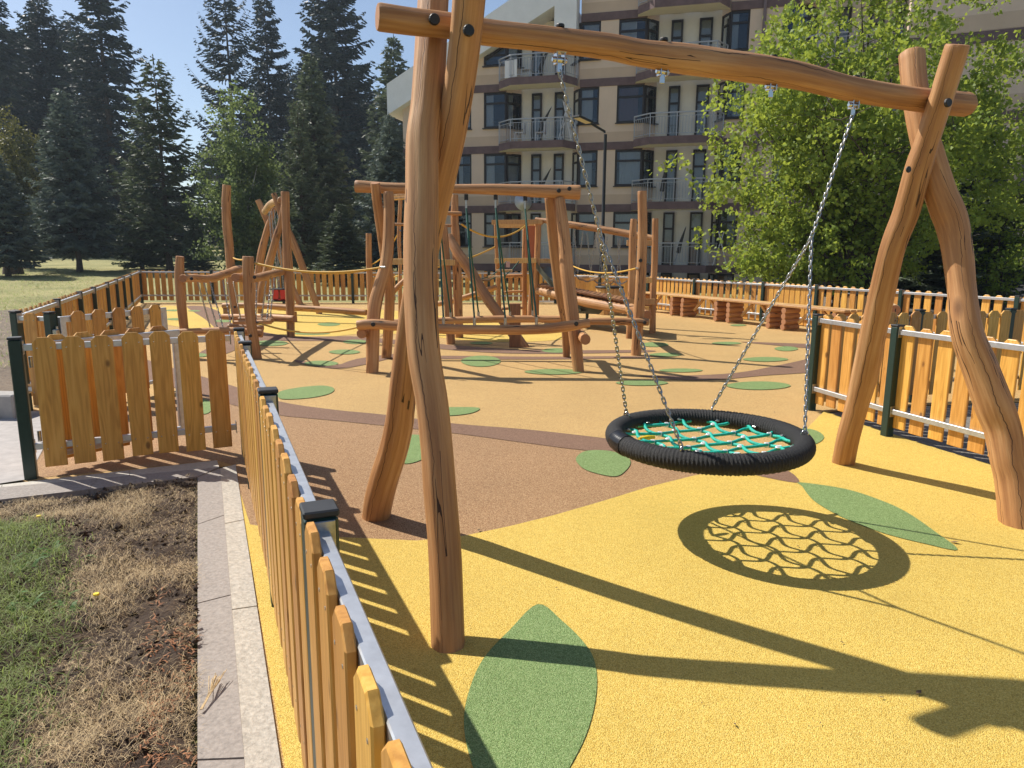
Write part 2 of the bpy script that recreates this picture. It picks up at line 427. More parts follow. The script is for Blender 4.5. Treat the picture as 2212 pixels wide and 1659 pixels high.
LOGN = [0]
def log(parent, P, R, name='post', mat='log_wood', ground=False, step=.07, seg=18, rough=.026):
    P = [np.array(p, float) for p in P]; R = list(R)
    if ground:                                               # carry the foot on into the ground
        d = P[0] - P[1]; d /= np.linalg.norm(d); P = [P[0] + d * .12] + P; R = [R[0]] + R
    pts, rad = spline(P, R, step)
    LOGN[0] += 1; q = np.random.default_rng(LOGN[0]); ph = q.uniform(0, 6.28, 6)
    n = len(pts); L = np.concatenate([[0], np.cumsum(np.linalg.norm(np.diff(pts, axis=0), axis=1))])
    def shape(i, k):
        a = 2 * math.pi * k / seg; z = L[i]
        nf = 8; fa = (a + ph[4] + z * .10 + .12 * math.sin(z * 2.1 + ph[5])) % (2 * math.pi / nf) - math.pi / nf
        e = 1 + .62 * (math.cos(math.pi / nf) / math.cos(fa) - .985) + rough * (.6 * math.sin(2 * a + ph[0] + z * .5) + .5 * math.sin(z * 4.3 + ph[1] + a) + .35 * math.sin(z * 9 + 3 * a + ph[2]) + .3 * math.sin(5 * a + ph[3] + z * 1.3))
        if i == 0 or i == n - 1: e *= .93
        return e
    # short shoulders so that both ends carry a worn edge
    dt = min(.012, .3 * rad[0])
    t0 = pts[1] - pts[0]; t0 /= np.linalg.norm(t0); t1 = pts[-1] - pts[-2]; t1 /= np.linalg.norm(t1)
    pts = np.vstack([pts[:1], pts[:1] + t0 * dt, pts[1:-1], pts[-1:] - t1 * dt, pts[-1:]])
    rad = np.concatenate([rad[:1], rad[:1], rad[1:-1], rad[-1:], rad[-1:]])
    n = len(pts); L = np.concatenate([[0], np.cumsum(np.linalg.norm(np.diff(pts, axis=0), axis=1))])
    b = MB(); b.tube(pts, rad, seg, 0, 1, True, shape)
    return b.build(name, [mat, 'log_end'], parent)
def pixlog(parent, px, plane, name='post', ground=False, **kw):
    """px: (u, v, width) along the log; plane(u, v) gives the point in the place."""
    P = [plane(u, v) for u, v, w in px]
    R = [w / 2 * dep(p) / F for p, (u, v, w) in zip(P, px)]
    if ground: P[0][2] = min(P[0][2], 0.0)
    return log(parent, P, R, name, ground=ground, **kw)
def Yp(Y, k=0.0):                    # upright plane at Y, leaning k metres of Y per metre of height
    n = np.array([0, 1., -k]); return lambda u, v: hit(u, v, (0, Y, 0), n)
def Z1300(x, y): return (748.8 + .3281 * x, 374.4 + .3281 * y)
def Z600(x, y): return (345.6 + .2778 * x, 345.6 + .2778 * y)
def pz(fn, k, *pts): return [(*fn(x, y), w * k) for x, y, w in pts]
def bolt(parent, c, n, r=.022, t=.012):
    b = MB(); b.disc(np.array(c) - np.array(n) * .004, n, r, t, 0, 14); return b.build('bolt_cap', 'black_plastic', parent)

def chain_mb(b, p0, p1, pitch=.030, wire=.0045, half=.013, seg=5, ring=10, sag=0.0, mi=0):
    p0, p1 = np.array(p0, float), np.array(p1, float); L = np.linalg.norm(p1 - p0); n = max(2, int(round(L / pitch)))
    def pos(t): return p0 + (p1 - p0) * t - np.array([0, 0, sag * 4 * t * (1 - t)])
    for i in range(n):
        c = pos((i + .5) / n); d = pos((i + 1) / n) - pos(i / n); pl = np.linalg.norm(d); d /= pl
        ref = np.array([1., 0, 0]) if abs(d[0]) < .9 else np.array([0, 1., 0])
        u = np.cross(d, ref); u /= np.linalg.norm(u); w = np.cross(d, u)
        a = u if i % 2 else w
        hl = pl / 2 + wire * 1.3; st = hl - half + wire
        P = []
        for k in range(ring):
            t = 2 * math.pi * k / ring; x, y = math.cos(t), math.sin(t)
            P.append(c + d * ((half - wire) * x + (st if x > 0 else -st) * (1 if abs(x) > 1e-6 else 0)) + a * (half - wire) * y)
        b.tube(P, wire, seg, mi, None, True, None, True)
def rope_pts(p0, p1, sag, n=14):
    t = np.linspace(0, 1, n)[:, None]; p0, p1 = np.array(p0, float), np.array(p1, float)
    P = p0 * (1 - t) + p1 * t; P[:, 2] -= (sag * 4 * t * (1 - t))[:, 0]; return P
def rope(parent, p0, p1, sag, r, mat, name='rope', n=14):
    b = MB(); P = rope_pts(p0, p1, sag, n); b.tube(P, r, 7, 0, 0)
    return b.build(name, mat, parent)

# ------------------------------------------------------------------ ground
def sheet(name, poly, z, mat, sub=None):
    """flat sheet cut from a ground polygon (x, y), triangulated"""
    from mathutils.geometry import tessellate_polygon
    P = [Vector((x, y, z)) for x, y in poly]
    T = tessellate_polygon([P]); b = MB(); b.add(P, [tuple(t) for t in T], 0)
    o = b.build(name, mat)
    me = o.data
    if sum(p.normal.z for p in me.polygons) < 0: me.flip_normals()
    return tag(o, kind='structure')
def smooth_poly(pts, m=6):
    pts = np.array(pts, float); n = len(pts); out = []
    for i in range(n):
        a, b, c, d = pts[i - 1], pts[i], pts[(i + 1) % n], pts[(i + 2) % n]
        for t in np.arange(m) / m:
            out.append(.5 * (2 * b + (c - a) * t + (2 * a - 5 * b + 4 * c - d) * t * t + (-a + 3 * b - 3 * c + d) * t ** 3))
    return out
def gpx(L): return [tuple(gp(u, v)[:2]) for u, v in L]

def rise(x, y):                       # the lawn climbs away from the playground
    t = max(0.0, y - 25.0); k = min(1.0, max(0.0, (12 - x) / 14.0))
    return min(.030 * t, 2.2) * k
GX = np.concatenate([np.linspace(-140, -60, 8), np.linspace(-52, 52, 53), np.linspace(60, 140, 8)])
GY = np.concatenate([np.linspace(-40, -4, 6), np.linspace(0, 100, 51), np.linspace(106, 150, 6)])
V = np.array([(x, y, rise(x, y) - .035) for y in GY for x in GX]); nx = len(GX)
Fa = np.array([(j * nx + i, j * nx + i + 1, (j + 1) * nx + i + 1, (j + 1) * nx + i) for j in range(len(GY) - 1) for i in range(nx - 1)])
tag(obj_me('lawn', np_mesh('lawn', V, Fa, 'meadow')), kind='structure')

K1, K2 = gp(509, 1006)[:2], gp(607, 1659)[:2]             # outer edge of the pale kerb
kd = (K2 - K1) / np.linalg.norm(K2 - K1)
Kend = K1 + kd * 7.5
outline = [tuple(K1), tuple(Kend), (6.0, -3.5), (5.4, 0.5), (4.1, 4.6), (3.62, 6.0), (3.22, 7.35), (4.6, 7.75), (9.6, 8.6), (9.6, 10.6), (8.75, 12.4), (6.9, 16.5), (4.2, 21.9), (1.3, 23.75),
           (-11.9, 22.7), (-5.25, 7.3), (-3.78, 5.05), tuple(gp(60, 1041)[:2])]
sheet('rubber_paving', outline, 0.0, 'rubber_tan')
sheet('dirt_verge', [(-30, 4.6), (-5.3, 6.6), (-6.1, 9.2), (-8.2, 14.0), (-11.7, 21.8), (-13.0, 22.4), (-15.5, 16), (-30, 12)], -.012, 'dirt')
sheet('gravel_strip', [(5.41, .5), (4.11, 4.6), (3.63, 6.0), (3.23, 7.34), (4.6, 7.74), (9.6, 8.59), (16, 9), (16, -3.5), (6.0, -3.5)], -.008, 'gravel')
sheet('courtyard', [(9.61, 8.6), (9.61, 10.6), (8.76, 12.4), (6.91, 16.5), (4.21, 21.9), (1.31, 23.8), (-2, 27), (-2, 36), (40, 30), (40, 9)], -.016, 'dirt')
mixz = gpx([(512, 878), (560, 890), (604, 898), (695, 907), (825, 920), (982, 937), (1150, 955), (1364, 976), (1500, 1000), (1575, 1016), (1500, 1030), (1400, 1055), (1300, 1086), (1200, 1115), (1100, 1140), (1000, 1160), (900, 1170), (700, 1162), (520, 1134)])
sheet('brown_paving', smooth_poly(mixz[:14], 4)[:-5] + mixz[14:] + [tuple(K1 + kd * .62), tuple(K1 + kd * .02)] + gpx([(470, 995), (90, 1032), (62, 1020), (140, 905), (420, 850)]), .002, 'rubber_brown_mix')
yel = gpx([(1684, 1007), (1715, 960), (1750, 919), (1781, 888)]) + [(3.40, 7.0), (3.66, 6.0), (4.12, 4.6), (5.42, .5), (6.0, -3.4)] + [tuple(Kend + np.array([.03, .0])), tuple(K1 + kd * .62)] + gpx([(540, 1134), (700, 1160), (900, 1169), (1000, 1159), (1100, 1138), (1200, 1113), (1300, 1084), (1400, 1053), (1500, 1028), (1575, 1014)])
sheet('yellow_paving', yel, .004, 'rubber_yellow')
yel2 = gpx([(352, 661), (404, 663), (440, 664), (600, 664), (800, 668), (900, 676), (1010, 690), (1130, 705), (1230, 722), (1215, 733), (1120, 739), (1000, 735), (900, 724), (790, 721), (700, 729), (623, 730), (559, 727), (480, 722), (420, 712), (350, 698), (345, 680)])
sheet('yellow_island', smooth_poly(yel2, 4), .004, 'rubber_yellow')
b1 = gpx([(300, 775), (360, 792), (430, 812), (514, 838), (603, 868), (721, 886), (833, 897), (982, 916), (1130, 928), (1267, 943), (1420, 962), (1560, 985), (1681, 1008), (1727, 1043), (1660, 1034), (1575, 1014), (1470, 993), (1364, 976), (1267, 974), (1130, 957), (982, 937), (825, 920), (695, 907), (604, 898), (512, 878), (420, 850), (300, 812)])
sheet('vine_band', smooth_poly(b1, 4), .006, 'rubber_umber')
b2 = gpx([(404, 662), (440, 662), (470, 672), (482, 686), (505, 700), (560, 716), (640, 727), (760, 727), (860, 735), (1000, 748), (1130, 756), (1260, 757), (1400, 757), (1400, 761), (1260, 764), (1100, 764), (980, 757), (860, 745), (780, 737), (700, 737), (560, 738), (520, 752), (470, 770), (430, 764), (470, 740), (470, 716), (443, 690), (418, 674)])
sheet('vine_band_far', smooth_poly(b2, 4), .006, 'rubber_umber')
b3 = gpx([(770, 818), (760, 795), (790, 775), (850, 771), (960, 769), (1150, 771), (1370, 770), (1370, 774), (1150, 777), (960, 776), (850, 783), (800, 795)])
b4 = gpx([(1380, 812), (1480, 812), (1590, 806), (1670, 792), (1743, 776), (1800, 760), (1800, 800), (1743, 806), (1650, 812), (1560, 820), (1480, 822)])
b5 = gpx([(1600, 739), (1680, 741), (1760, 744), (1800, 747), (1800, 756), (1740, 752), (1680, 747)])
b6 = gpx([(640, 778), (720, 790), (770, 776), (860, 764), (860, 770), (780, 790), (720, 797), (650, 786)])
for bb in (b4, b5): sheet('vine_band_far', smooth_poly(bb, 4), .006, 'rubber_umber')
sheet('vine_band_far', smooth_poly(b3[2:10], 3), .006, 'rubber_umber')
sheet('vine_band_far', smooth_poly(b6, 3), .0065, 'rubber_umber')
leaves = [
    [(1162, 1308), (1215, 1345), (1262, 1392), (1285, 1435), (1288, 1500), (1270, 1580), (1230, 1662), (1150, 1790), (1060, 1740), (1015, 1640), (1002, 1560), (1015, 1490), (1045, 1425), (1100, 1365)],
    [(1728, 1044), (1825, 1058), (1903, 1083), (1959, 1109), (2020, 1151), (2068, 1190), (1995, 1176), (1922, 1158), (1864, 1138), (1808, 1114), (1757, 1083), (1733, 1053)],
    [(1244, 992), (1265, 976), (1310, 975), (1350, 985), (1362, 1000), (1352, 1018), (1328, 1031), (1280, 1022), (1255, 1010)],
    [(603, 848), (640, 839), (690, 834), (716, 837), (722, 844), (710, 852), (680, 859), (640, 863), (605, 862)],
    [(880, 943), (915, 944), (925, 965), (917, 991), (872, 1003), (860, 975)],
    [(940, 884), (972, 881), (1034, 882), (1020, 893), (974, 899), (944, 895)],
]
LV = 0
for L in leaves:
    sheet('leaf_mark', smooth_poly(gpx(L), 5), .008, 'rubber_green')
for (u, v, a, b_) in [(1735, 946, 45, 19), (1040, 781, 42, 12), (695, 786, 36, 6), (745, 761, 33, 5), (1388, 828, 55, 6), (1655, 777, 48, 5), (1699, 754, 25, 5), (1198, 804, 62, 6), (768, 739, 26, 4.5), (1202, 758, 30, 5), (1438, 767, 34, 4),
                       (1414, 745, 30, 5), (1595, 703, 17, 2), (1570, 742, 31, 3), (1472, 801, 46, 4), (1640, 834, 68, 9), (585, 742, 37, 6), (428, 768, 24, 4), (482, 694, 18, 3), (375, 671, 16, 2), (382, 690, 22, 2.5), (711, 701, 24, 4), (673, 721, 40, 3),
                       (440, 880, 20, 16), (1040, 742, 24, 3), (420, 672, 14, 1.5)]:
    P = [gp(u + a * math.cos(t) * (1 if math.cos(t) > 0 else 1.06), v + b_ * math.sin(t) * (abs(math.sin(t)) ** .15))[:2] for t in np.linspace(0, 2 * math.pi, 22)[:-1]]
    sheet('leaf_mark', [tuple(p) for p in P], .0085, 'rubber_green')

qq = np.random.default_rng(77); ctr = np.stack([qq.uniform(-1.5, 4.6, 420), qq.uniform(.8, 12, 420) ** 1.0, np.full(420, .012)], 1)
ang_ = qq.uniform(0, 6.28, 420); ln_ = qq.gamma(2, .006, 420) + .004; d1 = np.stack([np.cos(ang_), np.sin(ang_), qq.uniform(0, .35, 420)], 1) * ln_[:, None]; d2 = np.stack([-np.sin(ang_), np.cos(ang_), np.zeros(420)], 1) * (ln_ * qq.uniform(.12, .6, 420))[:, None]
tag(obj_me('litter', np_mesh('litter', np.stack([ctr - d1 * .5, ctr + d2 * .5, ctr + d1 * .5, ctr - d2 * .5], 1).reshape(-1, 3) + np.array([0, 0, .002]), np.arange(1680).reshape(-1, 4), 'litter_bits')), kind='stuff')
# kerbs, paving, planting bed
Z0 = 0.03
def strip(name, a0, a1, b0, b1, z0, z1, mat, cuts, gap=.0007):
    """kerb stones: quads between line a and line b, cut into stones with open joints"""
    b = MB(); a0, a1, b0, b1 = (np.array(q, float) for q in (a0, a1, b0, b1))
    for t0, t1 in zip(cuts[:-1], cuts[1:]):
        P = [a0 + (a1 - a0) * (t0 + gap), a0 + (a1 - a0) * (t1 - gap), b0 + (b1 - b0) * (t1 - gap), b0 + (b1 - b0) * (t0 + gap)]
        z = [z0, z0, z1, z1]
        top = [(*p, q) for p, q in zip(P, z)]; bot = [(*p, -.15) for p in P]
        b.add(top + bot, [(0, 1, 2, 3), (4, 7, 6, 5), (0, 4, 5, 1), (1, 5, 6, 2), (2, 6, 7, 3), (3, 7, 4, 0)])
    o = b.build(name, mat); me = o.data
    import bmesh
    bm = bmesh.new(); bm.from_mesh(me); bmesh.ops.recalc_face_normals(bm, faces=bm.faces); bm.to_mesh(me); bm.free()
    return tag(o, kind='structure')
C1, C2 = gp(476, 1014, Z0)[:2], gp(529, 1659, Z0)[:2]; L1, L2 = gp(427, 1032, Z0)[:2], gp(427, 1659, Z0)[:2]
ext = lambda a, b, k: a + (b - a) * k
strip('kerb', ext(K1, K2, 0), ext(K1, K2, 2.2), ext(C1, C2, 0), ext(C1, C2, 2.2), .012, .040, 'kerb_pale', [0, .16, .31, .46, .62, .80, .97, 1.15, 1.35, 1.55, 1.8, 2.0])
strip('kerb', ext(C1, C2, 0), ext(C1, C2, 2.2), ext(L1, L2, 0), ext(L1, L2, 2.2), .041, .036, 'kerb_grey', [0, .14, .29, .45, .60, .79, .96, 1.14, 1.36, 1.58, 1.8, 2.0])
A0, A1, B0, B1 = gp(469, 992, .02)[:2], gp(0, 1045, .02)[:2], gp(474, 1012, Z0)[:2], gp(0, 1056, Z0)[:2]
strip('kerb', A0, ext(A0, A1, 1.6), B0, ext(B0, B1, 1.6), .012, .040, 'kerb_pale', [0, .27, .62, .95, 1.3, 1.6])
D0, D1 = gp(428, 1031, Z0)[:2], gp(0, 1081, Z0)[:2]
strip('kerb', B0, ext(B0, B1, 1.6), D0, ext(D0, D1, 1.6), .041, .036, 'kerb_grey', [0, .36, .72, 1.1, 1.6])
sheet('paving', [tuple(gp(0, 1046)[:2]), tuple(gp(58, 1037)[:2]), tuple(gp(110, 940)[:2]), tuple(gp(150, 890)[:2]), (-5.4, 7.2), (-9, 7.0), (-9, 4.2), (-6, 4.3)], .006, 'paving_grey')
b = MB(); w0, w1 = gp(-260, 905), gp(34, 905); b.box((w0 + w1) / 2 + np.array([0, .12, .11]), (w1[0] - w0[0], .24, .26), None, 0, .015)
tag(b.build('kerb', 'concrete'), kind='structure')

# lumpy soil bed with hay and turf
def bedz(x, y):
    return .030 + .030 * math.sin(3.1 * x + 1.7 * y) * math.sin(2.3 * y - x) + .018 * math.sin(7.3 * x + 2) * math.sin(8.1 * y + 1) + .010 * math.sin(17 * x + 5 * y) * math.sin(15 * y)
bx0, bx1, by0, by1 = -6.2, .9, -1.2, 5.1
nx, ny = 240, 220
xs, ys = np.linspace(bx0, bx1, nx), np.linspace(by0, by1, ny)
def in_bed(x, y):      # left of the long kerb, near side of the cross kerb
    n1 = (L2 - L1); s1 = n1[0] * (y - L1[1]) - n1[1] * (x - L1[0])
    n2 = (D1 - D0); s2 = n2[0] * (y - D0[1]) - n2[1] * (x - D0[0])
    return s1 < 0 and s2 > 0
XX, YY = np.meshgrid(xs, ys)
s1 = (L2 - L1)[0] * (YY - L1[1]) - (L2 - L1)[1] * (XX - L1[0]); s2 = (D1 - D0)[0] * (YY - D0[1]) - (D1 - D0)[1] * (XX - D0[0])
inside = (s1 < .02) & (s2 > -.02)
nz = rng.normal(0, .007, XX.shape)
ZZ = np.vectorize(bedz)(XX, YY) + nz - .005
ZZ = np.where((s1 > -.12) | (s2 < .12), ZZ * .5 - .01, ZZ)
V = np.stack([XX.ravel(), YY.ravel(), ZZ.ravel()], 1)
Fa = [];
for j in range(ny - 1):
    for i in range(nx - 1):
        if inside[j, i] and inside[j + 1, i + 1] and inside[j, i + 1] and inside[j + 1, i]:
            Fa.append((j * nx + i, j * nx + i + 1, (j + 1) * nx + i + 1, (j + 1) * nx + i))
tag(obj_me('soil_bed', np_mesh('soil_bed', V, np.array(Fa), 'soil')), kind='structure')

def blades(name, pts, hgt, wid, flat, curl, mats, seed, nseg=3):
    """many thin curved blades as one mesh; flat=1 lying, 0 standing"""
    q = np.random.default_rng(seed); n = len(pts); az = q.uniform(0, 2 * math.pi, n); h = hgt * q.uniform(.45, 1.35, n); w = wid * q.uniform(.6, 1.3, n)
    el = np.clip(q.normal((1 - flat) * 1.25, .28, n), .02, 1.5); dx, dy = np.cos(az), np.sin(az)
    V = np.zeros((n, (nseg + 1) * 2, 3)); cu = q.normal(0, curl, n)
    for k in range(nseg + 1):
        t = k / nseg; e = el - cu * 0 - (1 - flat) * curl * t * 1.6 + flat * curl * math.sin(t * 3.1) * .6
        r = h * t; a2 = az + cu * t
        px = pts[:, 0] + np.cos(a2) * np.cos(e) * r; py = pts[:, 1] + np.sin(a2) * np.cos(e) * r; pz_ = pts[:, 2] + np.sin(e) * r
        ww = w * (1 - .75 * t) / 2; ox, oy = -np.sin(a2) * ww, np.cos(a2) * ww
        V[:, 2 * k] = np.stack([px - ox, py - oy, pz_], 1); V[:, 2 * k + 1] = np.stack([px + ox, py + oy, pz_], 1)
    base = (np.arange(n) * (nseg + 1) * 2)[:, None, None]
    f = np.array([(2 * k, 2 * k + 1, 2 * k + 3, 2 * k + 2) for k in range(nseg)])[None]
    return np_mesh(name, V.reshape(-1, 3), (base + f).reshape(-1, 4), mats)
def scatter(n, cond, seed, x0=bx0, x1=bx1, y0=by0, y1=by1):
    q = np.random.default_rng(seed); out = []
    tries = 0
    while len(out) < n and tries < n * 60:
        tries += 1
        x, y = q.uniform(x0, x1), q.uniform(y0, y1)
        if y > .9 and in_bed(x, y) and cond(x, y, q): out.append((x, y, bedz(x, y)))
    return np.array(out)
def patch(x, y): return math.sin(2.7 * x + 1.9 * y + .6) + math.sin(4.9 * y - 2.2 * x) + .6 * math.sin(9 * x + 4 * y)
# edge of the turf, seen at the left of the photo
turf_edge = [gp(u, v)[:2] for u, v in [(-300, 1130), (-20, 1140), (60, 1138), (125, 1160), (150, 1200), (140, 1260), (160, 1320), (150, 1370), (95, 1420), (100, 1480), (85, 1540), (70, 1600), (60, 1659), (40, 1900)]]
def turf(x, y):
    for a, b_ in zip(turf_edge[1:-1], turf_edge[2:]):
        if min(a[1], b_[1]) <= y <= max(a[1], b_[1]):
            t = (y - a[1]) / (b_[1] - a[1] + 1e-9); return a[0] + (b_[0] - a[0]) * t - x
    return 1.0 if y < turf_edge[-1][1] and x < turf_edge[-1][0] else -1.0
hay = scatter(9500, lambda x, y, q: turf(x, y) < q.uniform(-.1, .12) and patch(x, y) + .5 * math.sin(13 * x) * math.sin(11 * y) > q.normal(1.2, .5), 3)
hay[:, 2] += np.random.default_rng(4).exponential(.007, len(hay))
tag(obj_me('dry_straw', blades('dry_straw', hay, .060, .0017, .99, 1.0, 'straw', 5)), kind='stuff')
fine = scatter(11000, lambda x, y, q: turf(x, y) < q.uniform(-.1, .1) and patch(x * 1.7 + 1, y * 1.7) > q.normal(-.2, .8), 33)
tag(obj_me('straw_clippings', blades('straw_clippings', fine, .026, .0016, 1.0, .8, 'straw', 34, 2)), kind='stuff')
red = scatter(1300, lambda x, y, q: not in_bed(x + .22, y) and patch(x * 1.3, y * 1.3) > -.4 and y < 3.2, 6)
tag(obj_me('brown_litter', blades('brown_litter', red, .03, .007, .9, .5, 'straw_red', 7)), kind='stuff')
gr = scatter(30000, lambda x, y, q: turf(x, y) > q.normal(.03, .08), 8, -3.6, -1.2)
tag(obj_me('grass', blades('grass', gr, .085, .0042, .22, .55, 'grass_blade', 9)), kind='stuff')
wd = scatter(420, lambda x, y, q: turf(x, y) > q.normal(.03, .1) and patch(2 * x, 2 * y) > .6, 10, bx0, -1.2)
tag(obj_me('weeds', blades('weeds', wd, .075, .030, .55, .5, 'weed_leaf', 11)), kind='stuff')
cl = scatter(2200, lambda x, y, q: turf(x, y) < .05, 14)
q = np.random.default_rng(15); r_ = q.gamma(2, .004, len(cl))
off = np.array([(1, 0, 0), (0, 1, 0), (-1, 0, 0), (0, -1, 0), (0, 0, .8), (0, 0, -.5)]); Vc = cl[:, None, :] + off[None] * r_[:, None, None] * q.uniform(.6, 1.3, (len(cl), 6, 1))
fc = np.array([(0, 1, 4), (1, 2, 4), (2, 3, 4), (3, 0, 4), (1, 0, 5), (2, 1, 5), (3, 2, 5), (0, 3, 5)])
tag(obj_me('soil_clods', np_mesh('soil_clods', Vc.reshape(-1, 3), (np.arange(len(cl)) * 6)[:, None, None].repeat(8, 1).repeat(3, 2).reshape(-1, 3) + np.tile(fc, (len(cl), 1)), 'soil')), kind='stuff')
g2 = []
qq = np.random.default_rng(21)
for k in range(52000):     # rough tufts on the lawn beyond the fence
    y = 10 + 34 * qq.random() ** 1.1; x = -6.5 - .55 * (y - 10) - qq.random() * (6 + y * .55)
    g2.append((x, y, rise(x, y) - .035))
tag(obj_me('lawn_grass', blades('lawn_grass', np.array(g2), .13, .012, .3, .5, ['straw'], 22, 2)), kind='stuff')
o = bpy.data.objects['lawn_grass']; o.data.materials.append(M['grass_blade'])
mi = (np.repeat(qq.random(len(g2)) < .72, 2)).astype(np.int32); o.data.polygons.foreach_set('material_index', mi); o.data.update()
st = gp(236, 1211); b = MB()
b.tube([(st[0] - .03, st[1], .005), (st[0] - .022, st[1], .02), (st[0], st[1], .026), (st[0] + .022, st[1], .02), (st[0] + .03, st[1], .006)], [.006, .020, .024, .019, .006], 10, 0, 0)
tag(b.build('pebble', 'stone', loc=tuple(st)), 'pale rounded pebble lying on the dug soil', 'stone')
for (u, v) in [(84, 1116), (208, 1285)]:
    pnt = gp(u, v, .07); t = thing('dandelion', 'yellow dandelion flower ' + ('at the far edge of the turf' if v < 1200 else 'in the grass beside bare soil'), 'flower', gp(u, v))
    b = MB(); b.disc(pnt, (0, 0, 1), .014, .008, 0, 10); b.build('flower_head', 'dandelion', t)
    b = MB(); b.tube([gp(u, v), pnt], .002, 5, 0, None); b.build('stem', 'weed_leaf', t)
t0 = gp(440, 1525, .05); b = MB(); qq = np.random.default_rng(31)
for k in range(16):
    a = qq.normal(0, .10); b.tube([t0 + np.array([qq.normal(0, .004), -.02, 0]), t0 + np.array([.03 * a, .06, .012]), t0 + np.array([.18 * a - .01, .15 + qq.normal(0, .02), .012 + qq.random() * .015])], .0016, 4, 0, None)
tag(b.build('straw_tuft', 'straw', loc=tuple(t0)), 'bundle of pale dry straw lying on the grey kerb', 'straw')

# ------------------------------------------------------------------ fences
PW, PT = .140, .022
def picket_mesh(h=.94, w=PW):
    b = MB(); c = .036; r = .006
    poly = [(-w / 2, 0), (w / 2, 0), (w / 2, h - c), (w / 2 - c, h), (-w / 2 + c, h), (-w / 2, h - c)]
    ins = [(x * (1 - 2 * r / w), min(max(y, r * .8), h - r)) for x, y in poly]
    n = 6; t = PT / 2
    P = [(x, -t, y) for x, y in ins] + [(x, -t + r * .6, y) for x, y in poly] + [(x, t - r * .6, y) for x, y in poly] + [(x, t, y) for x, y in ins]
    Fc = [tuple(range(n)), tuple(range(3 * n, 4 * n))[::-1]]
    for k in range(3):
        for i in range(n): Fc.append((k * n + i, (k + 1) * n + i, (k + 1) * n + (i + 1) % n, k * n + (i + 1) % n))
    b.add(P, Fc, 0)
    # screw heads
    for z in (.135, h - .075):
        for x in (-w * .3, w * .3):
            for sg in (-1,):
                b.disc((x, sg * t, z), (0, sg, 0), .0048, .0012, 1, 8)
    o = b.build('picket', ['picket_wood', 'steel_shine']); me = o.data; bpy.data.objects.remove(o); return me
import bmesh
PICK = {}
def picket(parent, pos, dirv, h=.94, w=PW, lean=0.0):
    key = (round(h, 2), round(w, 3))
    if key not in PICK:
        me = picket_mesh(h, w); bm = bmesh.new(); bm.from_mesh(me); bmesh.ops.recalc_face_normals(bm, faces=bm.faces); bm.to_mesh(me); bm.free(); PICK[key] = me
    o = bpy.data.objects.new('picket', PICK[key]); COL.objects.link(o); o.parent = parent
    base = np.array(parent.location) + (np.array(parent.parent.location) if parent.parent else 0)
    o.location = tuple(np.array(pos) - base); o.rotation_euler = (0, lean, math.atan2(dirv[1], dirv[0]))
    return o
def post(parent, p, h=1.04, ax=None, w=.08, name='post', side=0):
    X = np.array([1, 0, 0.]) if ax is None else np.array([ax[0], ax[1], 0.]); Y = np.array([-X[1], X[0], 0]); Zv = np.array([0, 0, 1.])
    b = MB(); b.box((p[0], p[1], (h - .02 - .1) / 2), (w, w, h - .02 + .1), (X, Y, Zv), 0, .006)
    o = b.build(name, 'post_green', parent)
    b = MB(); b.box((p[0], p[1], h - .009), (w + .005, w + .005, .018), (X, Y, Zv), 0, .004); b.build('post_cap', 'cap_black', o)
    return o
def fence(name, label, pts, side, counts, span=(0., 1.), hp=1.04, ph=.94, pz0=.085, group='picket fences around the playground', pw=PW, first=True, last=True, rails=(.24, .965)):
    """side +1: pickets on the left of the run; each bay is one panel of rails that carries its pickets"""
    pts = [np.array([p[0], p[1], 0.]) for p in pts]
    t = thing(name, label, 'fence', tuple(pts[0]), group)
    for i, p in enumerate(pts):
        if (i == 0 and not first) or (i == len(pts) - 1 and not last): continue
        d = (pts[min(i + 1, len(pts) - 1)] - pts[max(i - 1, 0)]); d /= np.linalg.norm(d); post(t, p, hp, d)
    for (a, c, n) in zip(pts[:-1], pts[1:], counts):
        d = c - a; L = np.linalg.norm(d); d /= L; nrm = np.array([-d[1], d[0], 0]) * side
        Zv = np.array([0, 0, 1.]); rl = []
        for z in rails:
            b = MB()
            b.box((a + c) / 2 + Zv * z, (L - .082, .036, .046), (d, np.array([-d[1], d[0], 0]), Zv), 0, .003)
            for e, sg in ((a, 1), (c, -1)): b.box(e + d * sg * .0435 + Zv * z, (.005, .062, .10), (d, np.array([-d[1], d[0], 0]), Zv), 1, .002)
            rl.append(b.build('rail', ['aluminium', 'galvanised'], t))
        for k in range(n):
            q = a + d * (L * (span[0] + (span[1] - span[0]) * (k + .5) / n) + R_.uniform(-.008, .008)) if n > 1 else (a + c) / 2
            pos = q + nrm * (.018 + PT / 2 + .001) + Zv * (pz0 + R_.uniform(-.008, .006))
            picket(t, pos, d * (-side), ph, pw, R_.uniform(-.006, .006))
    return t
f1 = [gp(689, 1092, 1.04), gp(578, 839, 1.04), gp(529, 737, 1.04), gp(516, 708, 1.04)]
dd = f1[0] - f1[1]; f1 = [f1[0] + dd * 1.02] + f1
fence('picket_fence', 'nearest picket fence with green posts running from the camera past the bare soil bed', f1, 1, [8, 8, 9, 4])
GPst = gp(60, 1035) * .5 + gp(40, 727, 1.04) * .5; GPst[2] = 0
fx = f1[-1] - np.array([.02, .02, 0])
fence('picket_fence', 'short fence of seven wide pickets ending at a green gate post on the paving', [GPst, fx], -1, [7], (.045, .955), last=False, pw=.142, ph=.95, rails=(.235, .962))
